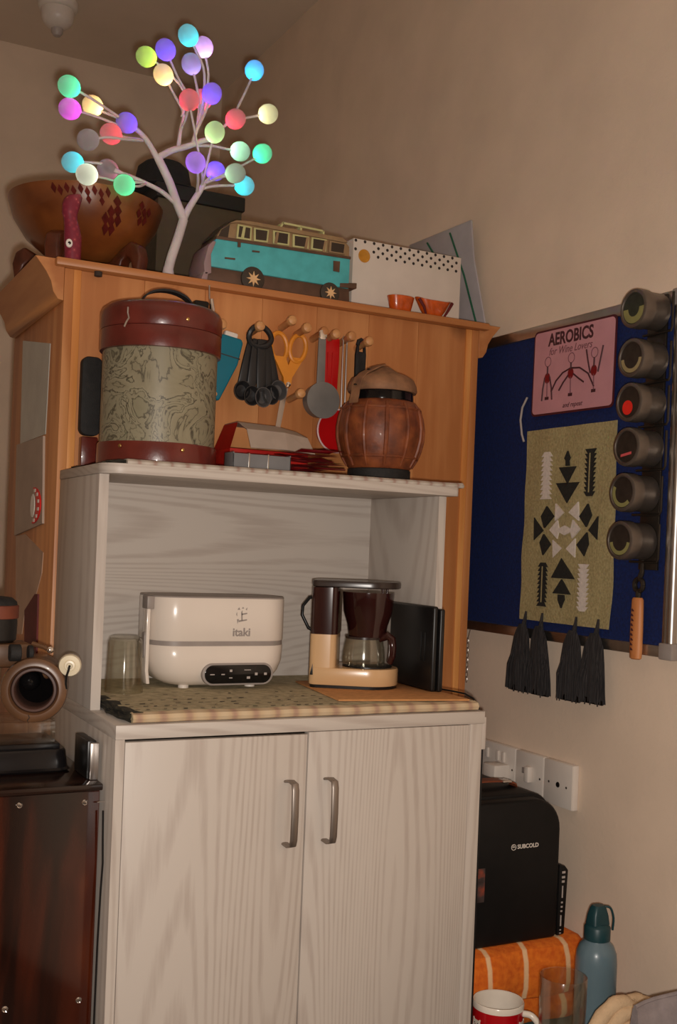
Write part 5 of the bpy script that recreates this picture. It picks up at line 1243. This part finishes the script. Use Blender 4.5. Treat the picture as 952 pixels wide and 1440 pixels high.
# --- orange folded towel
def towel_mat():
    m, nt, b = nodes_of('towel_orange'); L = nt.links
    b.inputs['Roughness'].default_value = .95
    tc = nt.nodes.new('ShaderNodeTexCoord'); w = nt.nodes.new('ShaderNodeTexWave'); w.inputs['Scale'].default_value = 3.6; w.inputs['Distortion'].default_value = 1.2; w.inputs['Detail'].default_value = 2
    w.inputs['Detail Scale'].default_value = 2.; w.inputs['Phase Offset'].default_value = 1.9
    mp = nt.nodes.new('ShaderNodeMapping'); mp.inputs['Scale'].default_value = (1, .25, .25); mp.inputs['Rotation'].default_value = (0, .22, 0)
    L.new(tc.outputs['Object'], mp.inputs[0]); L.new(mp.outputs[0], w.inputs['Vector'])
    r = nt.nodes.new('ShaderNodeValToRGB'); e = r.color_ramp.elements; e[0].position = .95; e[1].position = .985
    n = nt.nodes.new('ShaderNodeTexNoise'); n.inputs['Scale'].default_value = 90; n.inputs['Detail'].default_value = 4; L.new(tc.outputs['Object'], n.inputs['Vector'])
    c = nt.nodes.new('ShaderNodeValToRGB'); ce = c.color_ramp.elements; ce[0].position = .3; ce[1].position = .7; ce[0].color = srgb(206, 92, 14); ce[1].color = srgb(236, 124, 30); L.new(n.outputs['Fac'], c.inputs[0])
    e[0].color = (0, 0, 0, 1); e[1].color = (1, 1, 1, 1); L.new(w.outputs['Fac'], r.inputs[0])
    mx = nt.nodes.new('ShaderNodeMix'); mx.data_type = 'RGBA'; L.new(r.outputs[0], mx.inputs[0]); L.new(c.outputs[0], mx.inputs[6]); mx.inputs[7].default_value = srgb(238, 196, 150); L.new(mx.outputs[2], b.inputs['Base Color'])
    bp = nt.nodes.new('ShaderNodeBump'); bp.inputs['Strength'].default_value = .5; bp.inputs['Distance'].default_value = .003; L.new(n.outputs['Fac'], bp.inputs['Height']); L.new(bp.outputs[0], b.inputs['Normal'])
towel_mat()
tw = thing('orange_towel', 'thick folded orange towel with pale stripes under the black fridge', 'towel', (1.215, 1.74, TZ))
TT = .4505
def towel_layer(z0, z1, yf, x0, x1, name):
    rr = []
    for i in range(25):
        x = x0 + (x1 - x0) * i / 24; w = .004 * math.sin(i * .55 + z0 * 40)
        e = .012 if i in (0, 24) else 0
        zc, h = (z0 + z1) / 2, (z1 - z0) / 2 - e * .35
        y = yf + w + e * .8
        rr.append([(x, 1.90, zc + h), (x, 1.80, zc + h), (x, y + .022, zc + h), (x, y + .008, zc + h * .86), (x, y + .001, zc + h * .45), (x, y, zc), (x, y + .001, zc - h * .45), (x, y + .008, zc - h * .86), (x, y + .022, zc - h), (x, 1.90, zc - h)])
    return MB().rings(rr).build(name, 'towel_orange', tw)
towel_layer(TZ + .0004, .350, 1.607, 1.075, 1.362, 'lower_fold')
towel_layer(.348, TT, 1.590, 1.072, 1.364, 'upper_fold')
# --- black mini fridge
mat('fridge_black', (20, 19, 19), .5, var=.06, scale=60, spec=.3)
mat('strap_brown', (122, 62, 38), .5, var=.08, scale=30)
fz = TT + .0006
fr = thing('mini_fridge', 'black mini fridge with rounded door standing on the orange towel', 'fridge', (1.20, 1.74, fz))
def fr_poly(x0, x1, h, r_):
    p = [(x0, 0), (x1 - .004, 0), (x1, .006)]
    p += [(x1 - r_ + r_ * math.cos(t), h - r_ + r_ * math.sin(t)) for t in [PI / 2 * k / 8 for k in range(9)]]
    p += [(x0 + r_ - r_ * math.sin(t), h - r_ + r_ * math.cos(t)) for t in [PI / 2 * k / 8 for k in range(9)]]
    return p
m = MB(); m.M = frontM(0, 1.648, fz); m.prism(fr_poly(1.080, 1.305, .258, .058), 0, .034, True); m.build('door', 'fridge_black', fr, .007, 3)
m = MB(); m.M = frontM(0, 1.855, fz); m.prism(fr_poly(1.078, 1.309, .262, .050), 0, .2055, True); m.build('body', 'fridge_black', fr, .004)
m = MB(); m.M = frontM(0, 1.70, fz); m.prism([(1.306, .002), (1.322, .004), (1.3265, .122), (1.319, .130), (1.306, .134)], -.10, .085); vp = m.build('side_vent', 'fridge_black', fr, .002)
for z0, z1, w in ((.117, .121, .0035), (.108, .112, .0035), (.1, .104, .003), (.072, .094, .0012), (.062, .065, .0018), (.054, .057, .002), (.046, .049, .002), (.020, .040, .0012), (.012, .014, .0016), (.006, .008, .0016)):
    x = 1.3135 + (z0 - .06) * .03
    box(x - w, x + w, 1.6140, 1.6152, fz + z0, fz + z1).build('vent_slot', 'pale_plastic', vp)
rr = []
for k in range(15):
    a = PI * k / 14
    x = 1.1925 - .075 * math.cos(a); z = fz + .2595 + .016 * math.sin(a) ** .6
    rr.append([(x, 1.715 + s_ * .013, z + t_ * .0016) for s_, t_ in ((-1, -1), (1, -1), (1, 1), (-1, 1))])
hn = MB().rings(rr).build('strap_handle', 'strap_brown', fr)
box(1.232, 1.252, 1.699, 1.7225, fz + .2705, fz + .2752).build('buckle', 'chrome', hn, .001)
FMx = frontM(1.2305, 1.6136, fz + .1755)
text('logo_lettering', 'SUBCOLD', .0105, 'white_plastic', fr, FMx, 1., .0003, bold=.0002)
m = MB(); m.M = frontM(1.199, 1.6138, fz + .1755); m.tube([(.005 * math.cos(2 * PI * k / 18), .005 * math.sin(2 * PI * k / 18), 0) for k in range(19)], .0006, 5, caps=False); m.tube([(-.003, 0, 0), (.003, 0, 0)], .0006, 5); m.tube([(-.003, .0, 0), (.0, .003, 0), (.003, 0, 0)], .0005, 5); m.build('logo_mark', 'white_plastic', fr)
ramp_mat('photo_sticker', (1, 1, 1), 'noise', [(.3, (40, 30, 28)), (.5, (70, 58, 56)), (.7, (150, 70, 50))], rough=.3, scale=40, detail=3)
m = MB(); m.M = frontM(1.1205, 1.6138, fz + .114); m.prism([(-.018, -.03), (.018, -.03), (.018, .03), (-.018, .03)], 0, .0005); m.build('photo_sticker', 'photo_sticker', fr)
# --- red mug with white bears
mat('mug_white', (228, 218, 204), .2, var=.02, coat=.3)
mat('mug_red', (176, 6, 20), .2, var=.04, coat=.3)
mx_, my_, mr_, mt_ = 1.118, 1.531, .0435, .397
mg = thing('mug', 'red mug with white polar bears and white inside', 'mug', (mx_, my_, TZ))
MB().lathe([(.0005, TZ + .004), (.030, TZ + .004), (.034, TZ + .0005), (.0385, TZ + .003), (.0415, TZ + .014), (mr_ - .0005, TZ + .035), (mr_, mt_ - .010)], 44, (mx_, my_, 0), caps=False).build('outside', 'mug_red', mg)
MB().lathe([(mr_, mt_ - .0105), (mr_ + .0003, mt_ - .002), (mr_ - .001, mt_), (mr_ - .003, mt_ - .001), (mr_ - .0038, mt_ - .01), (mr_ - .004, TZ + .03), (.034, TZ + .010), (.0005, TZ + .008)], 44, (mx_, my_, 0), caps=False).build('inside', 'mug_white', mg)
ha = math.atan2(-my_, -mx_) + 1.35
ca, sa_ = math.cos(ha), math.sin(ha)
pts = smooth_path([(mx_ + r_ * ca, my_ + r_ * sa_, z) for r_, z in ((mr_ - .001, mt_ - .016), (mr_ + .014, mt_ - .017), (mr_ + .026, mt_ - .030), (mr_ + .028, mt_ - .048), (mr_ + .016, mt_ - .068), (mr_ - .002, mt_ - .072))])
MB().tube(pts, .0055, 10).build('handle', 'mug_white', mg)
def on_mug(a, z, poly, mt2, nm, parent, d=.0006):
    fr_, bk_ = [], []
    for x, y in poly:
        aa = a + x / mr_
        fr_.append((mx_ + (mr_ + d) * math.cos(aa), my_ + (mr_ + d) * math.sin(aa), z + y)); bk_.append((mx_ + (mr_ - .001) * math.cos(aa), my_ + (mr_ - .001) * math.sin(aa), z + y))
    n_ = len(poly)
    return MB().add(fr_ + bk_, [tuple(range(n_)), tuple(range(2 * n_ - 1, n_ - 1, -1))] + [(i, n_ + i, n_ + (i + 1) % n_, (i + 1) % n_) for i in range(n_)]).build(nm, mt2, parent)
bear = [(-.0125, -.030), (.0125, -.030), (.0135, -.012), (.0105, -.002), (.0095, .0045), (.0108, .0085), (.0085, .0092), (.0065, .0068), (-.0065, .0068), (-.0085, .0092), (-.0108, .0085), (-.0095, .0045), (-.0105, -.002), (-.0135, -.012)]
va3 = math.atan2(-my_, -mx_)
for da in (.12, -.95, 1.2, 2.3, -2.0):
    bo = on_mug(va3 + da, mt_ - .034, bear, 'mug_white', 'bear', mg)
    on_mug(va3 + da, mt_ - .034, [(-.0022, -.0045), (.0022, -.0045), (.002, -.002), (-.002, -.002)], 'black_plastic', 'bear_nose', bo, .001)
    for s_ in (-1, 1): on_mug(va3 + da, mt_ - .034, [(s_ * .0045 - .0008, .0005), (s_ * .0045 + .0008, .0005), (s_ * .0045 + .0008, .002), (s_ * .0045 - .0008, .002)], 'black_plastic', 'bear_eye', bo, .001)
# --- clear glass
gx2, gy2 = 1.142, 1.392
m = MB(); gh = .1865
m.lathe([(.0005, 0.0004), (.030, .0004), (.032, .004), (.0345, .05), (.0372, .14), (.0378, gh - .001), (.0370, gh), (.0360, gh - .001), (.0352, .14), (.0325, .05), (.0300, .012), (.0005, .010)], 44, (gx2, gy2, TZ), caps=False)
tag(m.build('tall_glass', 'clear_glass'), 'tall clear drinking glass standing before the orange towel', 'glass')
# --- blue bottle
mat('bottle_blue', (94, 116, 126), .3, var=.03, scale=10, coat=.2)
mat('bottle_cap', (20, 58, 64), .4, var=.05, scale=30)
bx2, by2 = 1.262, 1.455
bt = thing('water_bottle', 'pale blue water bottle with dark teal sports cap', 'bottle', (bx2, by2, TZ))
MB().lathe([(.0005, 0.0004), (.031, .0004), (.034, .004), (.035, .03), (.035, .17), (.0335, .186), (.0285, .199), (.0215, .206), (.0205, .209)], 40, (bx2, by2, TZ)).build('flask', 'bottle_blue', bt)
MB().lathe([(.0205, .208), (.0222, .209), (.0222, .229), (.0205, .232), (.016, .236)], 32, (bx2, by2, TZ)).build('collar', 'bottle_cap', bt)
m = MB(); rr = []
for z, w, d in ((.235, .0175, .014), (.25, .016, .012), (.262, .0125, .010), (.266, .010, .008)):
    rr.append([(bx2 + x, by2 + y, TZ + z) for x, y in rrect(w, d, .006, 4)])
m.rings(rr).build('spout_cap', 'bottle_cap', bt)
m = MB(); m.tube(smooth_path([(bx2 + .008, by2 - .004, TZ + .264), (bx2 + .018, by2 - .010, TZ + .262), (bx2 + .024, by2 - .012, TZ + .245), (bx2 + .0245, by2 - .010, TZ + .224)]), .002, 7); m.build('carry_loop', 'bottle_cap', bt)
# --- crumpled beige cloth
mat('cloth_beige', (206, 176, 140), .95, var=.06, scale=50, bump=.4, bscale=300)
cl = MB(); rr = []
ccx, ccy = 1.222, 1.333
for j in range(15):
    u = j / 14
    r_ = .066 * (1 - u ** 2.2) ** .5 * (1.0 if u < .98 else .3) + .004
    z = TZ + .0005 + .150 * u
    ring_ = []
    for k in range(64):
        a = 2 * PI * k / 64
        f = 1 + .10 * math.sin(5 * a + 5 * u) + .05 * math.sin(11 * a - 8 * u) + .03 * math.sin(17 * a + 11 * u)
        ring_.append((ccx + .012 * u + r_ * f * math.cos(a), ccy - .006 + r_ * f * .52 * math.sin(a), max(TZ + .0004, z + (.006 * math.sin(3 * a + 2) + .004 * math.sin(8 * a)) * min(1, u * 3))))
    rr.append(ring_)
ct = thing('beige_cloth', 'crumpled beige cloth heaped before the blue bottle', 'cloth', (ccx, ccy, TZ))
cl.rings(rr).build('heap', 'cloth_beige', ct)
def fold(pts, rad, nm):
    sp_ = smooth_path(pts, 6); n_ = len(sp_)
    m = MB(); m.tube(sp_, [rad * (.55 + .45 * math.sin(PI * (i + .8) / (n_ + .6))) * (1 + .07 * math.sin(i * 1.9)) for i in range(n_)], 14); m.build(nm, 'cloth_beige', ct)
for q in range(6):                                        # swirl of soft folds over the heap
    g = 1 - q * .13
    cx_, cz_ = 1.196 + q * .004, TZ + .056
    pts = []
    for t in (PI * 1.12, PI * .95, PI * .75, PI * .55, PI * .36, PI * .18, -.06):
        pts.append((cx_ + .062 * g * math.cos(t) + .003 * math.sin(5 * t + q), 1.330 - .010 * q - .012 * math.sin(t), cz_ + .106 * g * math.sin(t) + .003 * math.sin(4 * t + 2 * q)))
    fold(pts, .0125 - q * .0006, 'fold')
fold([(1.215, 1.336, TZ + .146), (1.25, 1.348, TZ + .146), (1.285, 1.352, TZ + .130), (1.315, 1.35, TZ + .110), (1.34, 1.345, TZ + .096)], .014, 'fold')
fold([(1.23, 1.326, TZ + .134), (1.262, 1.334, TZ + .126), (1.295, 1.336, TZ + .108), (1.32, 1.334, TZ + .09)], .012, 'fold')
# --- grey bag at the table's near end
mat('bag_grey', (132, 122, 122), .85, var=.06, scale=60, bump=.3, bscale=300)
bgp = thing('grey_bag', 'grey fabric bag leaning at the near end of the low table', 'bag', (1.29, 1.23, TZ))
rr = []
for i in range(13):
    t = i / 12; x = 1.140 + .222 * t
    zt = TZ + .200 + .040 * t
    th = .012 + .008 * math.sin(PI * t); y = 1.226 - .02 * t + .004 * math.sin(i)
    rr.append([(x, y - th * .8, TZ + .0005), (x, y - th * 1.2, TZ + .04), (x, y - th * .8, zt - .03), (x, y - .005, zt - .003), (x, y, zt), (x, y + .005, zt - .003), (x, y + th * .8, zt - .03), (x, y + th * 1.2, TZ + .04), (x, y + th * .8, TZ + .0005)])
MB().rings(rr).build('pouch', 'bag_grey', bgp)
m = MB(); m.tube([(1.140 + .222 * i / 12, 1.226 - .02 * i / 12 + .004 * math.sin(i), TZ + .200 + .040 * i / 12) for i in range(13)], .0032, 8); m.build('hem', 'bag_grey', bgp)

# ================================================================ on the dark chest
CT = .8024
mat('tray_black', (22, 20, 21), .2, var=.05, scale=20)
dtray = thing('display_tray', 'shallow black display tray with stepped rim on the dark chest', 'tray', (.33, 1.715, CT))
m = MB().rings([[(x, y, z) for x, y in rrect(a, b, .02, 5, .30, 1.715)] for z, a, b in ((CT + .0003, .104, .068), (CT + .003, .108, .070), (CT + .006, .104, .067), (CT + .030, .101, .065), (CT + .033, .099, .063), (CT + .033, .092, .056), (CT + .026, .090, .054))]); m.build('tray', 'tray_black', dtray)
box(.205, .392, 1.665, 1.765, CT + .0262, CT + .040).build('plinth', 'tray_black', dtray, .002)
AZ = CT + .0405
ac = thing('acrylic_stand', 'clear acrylic box stand on the black display tray', 'stand', (.30, 1.71, AZ))
for a_, b_, c_, d_ in ((.222, .385, 1.670, 1.673), (.222, .385, 1.752, 1.755), (.222, .225, 1.673, 1.752), (.382, .385, 1.673, 1.752)):
    box(a_, b_, c_, d_, AZ + .0003, AZ + .0318).build('pane', 'clear_acrylic', ac, .0004)
box(.222, .385, 1.670, 1.755, AZ + .032, AZ + .0348).build('top_pane', 'clear_acrylic', ac, .0004)
# --- brown barrel instrument
ramp_mat('aged_brown', (1, 1, 1), 'noise', [(.3, (82, 56, 37)), (.6, (104, 72, 48)), (.8, (118, 84, 57))], rough=.35, scale=14, detail=5, coat=.2)
mat('dark_bore', (12, 10, 10), .95, spec=0., var=.1, scale=20)
mat('violet_brown', (80, 56, 48), .5, var=.1, scale=20)
IZ = AZ + .0352
ix, iy, iz = .345, 1.640, IZ + .0485
ins = thing('optical_instrument', 'brown barrel-shaped optical instrument with wide round open mouth and black knobs', 'instrument', (.33, 1.70, IZ))
ay = math.atan2(-.30, -1.)
IM = loc(ix, iy, iz) @ rot(-.28, 'Z') @ rot(.0, 'X') @ Matrix(((1, 0, 0, 0), (0, 0, -1, 0), (0, 1, 0, 0), (0, 0, 0, 1)))   # local z towards the room
m = MB(); m.M = IM; m.lathe([(.043, -.012), (.0475, -.008), (.048, .0), (.0465, .007), (.042, .010), (.036, .0102), (.034, .008), (.033, -.004)], 48, caps=False); m.build('front_ring', 'aged_brown', ins)
m = MB(); m.M = IM; m.lathe([(.0335, -.002), (.0315, .003), (.0285, .0035), (.027, .001), (.0265, -.02), (.0265, -.055)], 40, caps=False); m.build('inner_ring', 'violet_brown', ins)
m = MB(); m.M = IM; m.lathe([(.0005, -.056), (.0268, -.055)], 32, caps=False); m.build('bore_end', 'dark_bore', ins)
m = MB(); m.M = IM @ loc(-.010, .008, -.042); m.lathe([(.0005, .012), (.009, .010), (.014, .004), (.016, -.012)], 28, caps=False); m.build('inner_lens', 'black_gloss', ins)
m = MB(); m.M = IM; m.lathe([(.044, -.010), (.0465, -.016), (.0465, -.070), (.043, -.080), (.030, -.092), (.0005, -.094)], 44, caps=False); m.build('barrel', 'aged_brown', ins)
m = MB(); m.M = IM; m.tube([(-.006, -.035, .0105), (-.004, -.039, .0108), (-.007, -.043, .0095), (-.006, -.0475, .004)], .0008, 5); m.build('crack', 'gap', ins)
m = MB().box(.262, .345, 1.662, 1.722, iz + .030, iz + .066); m.build('top_housing', 'aged_brown', ins, .006)
for x, r_, w in ((.318, .0125, .016), (.340, .011, .007), (.287, .011, .012)):
    m = MB(); m.M = loc(x, 1.653, iz + .0532) @ rot(PI / 2, 'Y'); m.lathe([(r_ - .001, -w / 2), (r_, -w / 2 + .001), (r_, w / 2 - .001), (r_ - .001, w / 2)], 24); m.build('knurled_knob', 'black_matte', ins)
m = MB(); m.tube([(.344, 1.66, iz + .066), (.358, 1.650, iz + .062), (.366, 1.645, iz + .058)], .0035, 8); lv = m.build('lever', 'aged_brown', ins)
m = MB(); m.M = loc(.3665, 1.642, iz + .058) @ rot(PI / 2, 'X'); m.lathe([(.005, -.002), (.005, .002), (.003, .0035), (.0005, .004)], 16); m.build('screw_head', 'chrome', lv)
KM = loc(.393, 1.628, iz + .037) @ rot(-.28, 'Z') @ Matrix(((1, 0, 0, 0), (0, 0, -1, 0), (0, 1, 0, 0), (0, 0, 0, 1)))
m = MB(); m.M = KM; m.lathe([(.0155, -.03), (.0165, -.025), (.0165, -.004)], 28); m.build('knob_shaft', 'grey_plastic', ins)
mat('ivory', (226, 214, 186), .3, var=.03, scale=20, coat=.2)
m = MB(); m.M = KM; m.lathe([(.0155, -.005), (.0165, -.003), (.0168, .004), (.0150, .009), (.009, .0105), (.0082, .0098), (.0074, .0112), (.0045, .0114), (.0035, .009), (.0005, .0085)], 32, caps=False); kb = m.build('ivory_knob', 'ivory', ins)
m = MB(); m.M = KM; m.tube([(.0, .0, .009), (-.001, -.006, .0135), (-.004, -.016, .012), (-.0045, -.026, .009), (-.0035, -.034, .008)], .0018, 7); m.build('cord', 'black_plastic', kb)
m = MB(); m.tube([(.366, 1.665, iz + .020), (.380, 1.652, iz + .028)], .008, 10); m.build('knob_bracket', 'aged_brown', ins)
# --- black cap with orange band
mat('band_orange', (112, 56, 38), .5, var=.08, scale=30)
cpz = iz + .0663
cp = thing('lidded_pot', 'black lidded pot with orange band resting on the brown instrument', 'pot', (.288, 1.692, cpz))
MB().lathe([(.0005, .0004), (.034, .0004), (.038, .004), (.039, .028), (.0385, .036)], 36, (.288, 1.692, cpz), caps=False).build('body', 'black_plastic', cp)
MB().lathe([(.0385, .035), (.0405, .036), (.0405, .054), (.0385, .055)], 36, (.288, 1.692, cpz), caps=False).build('orange_band', 'band_orange', cp)
MB().lathe([(.0386, .054), (.037, .060), (.030, .066), (.0005, .069)], 36, (.288, 1.692, cpz), caps=False).build('crown', 'black_matte', cp)
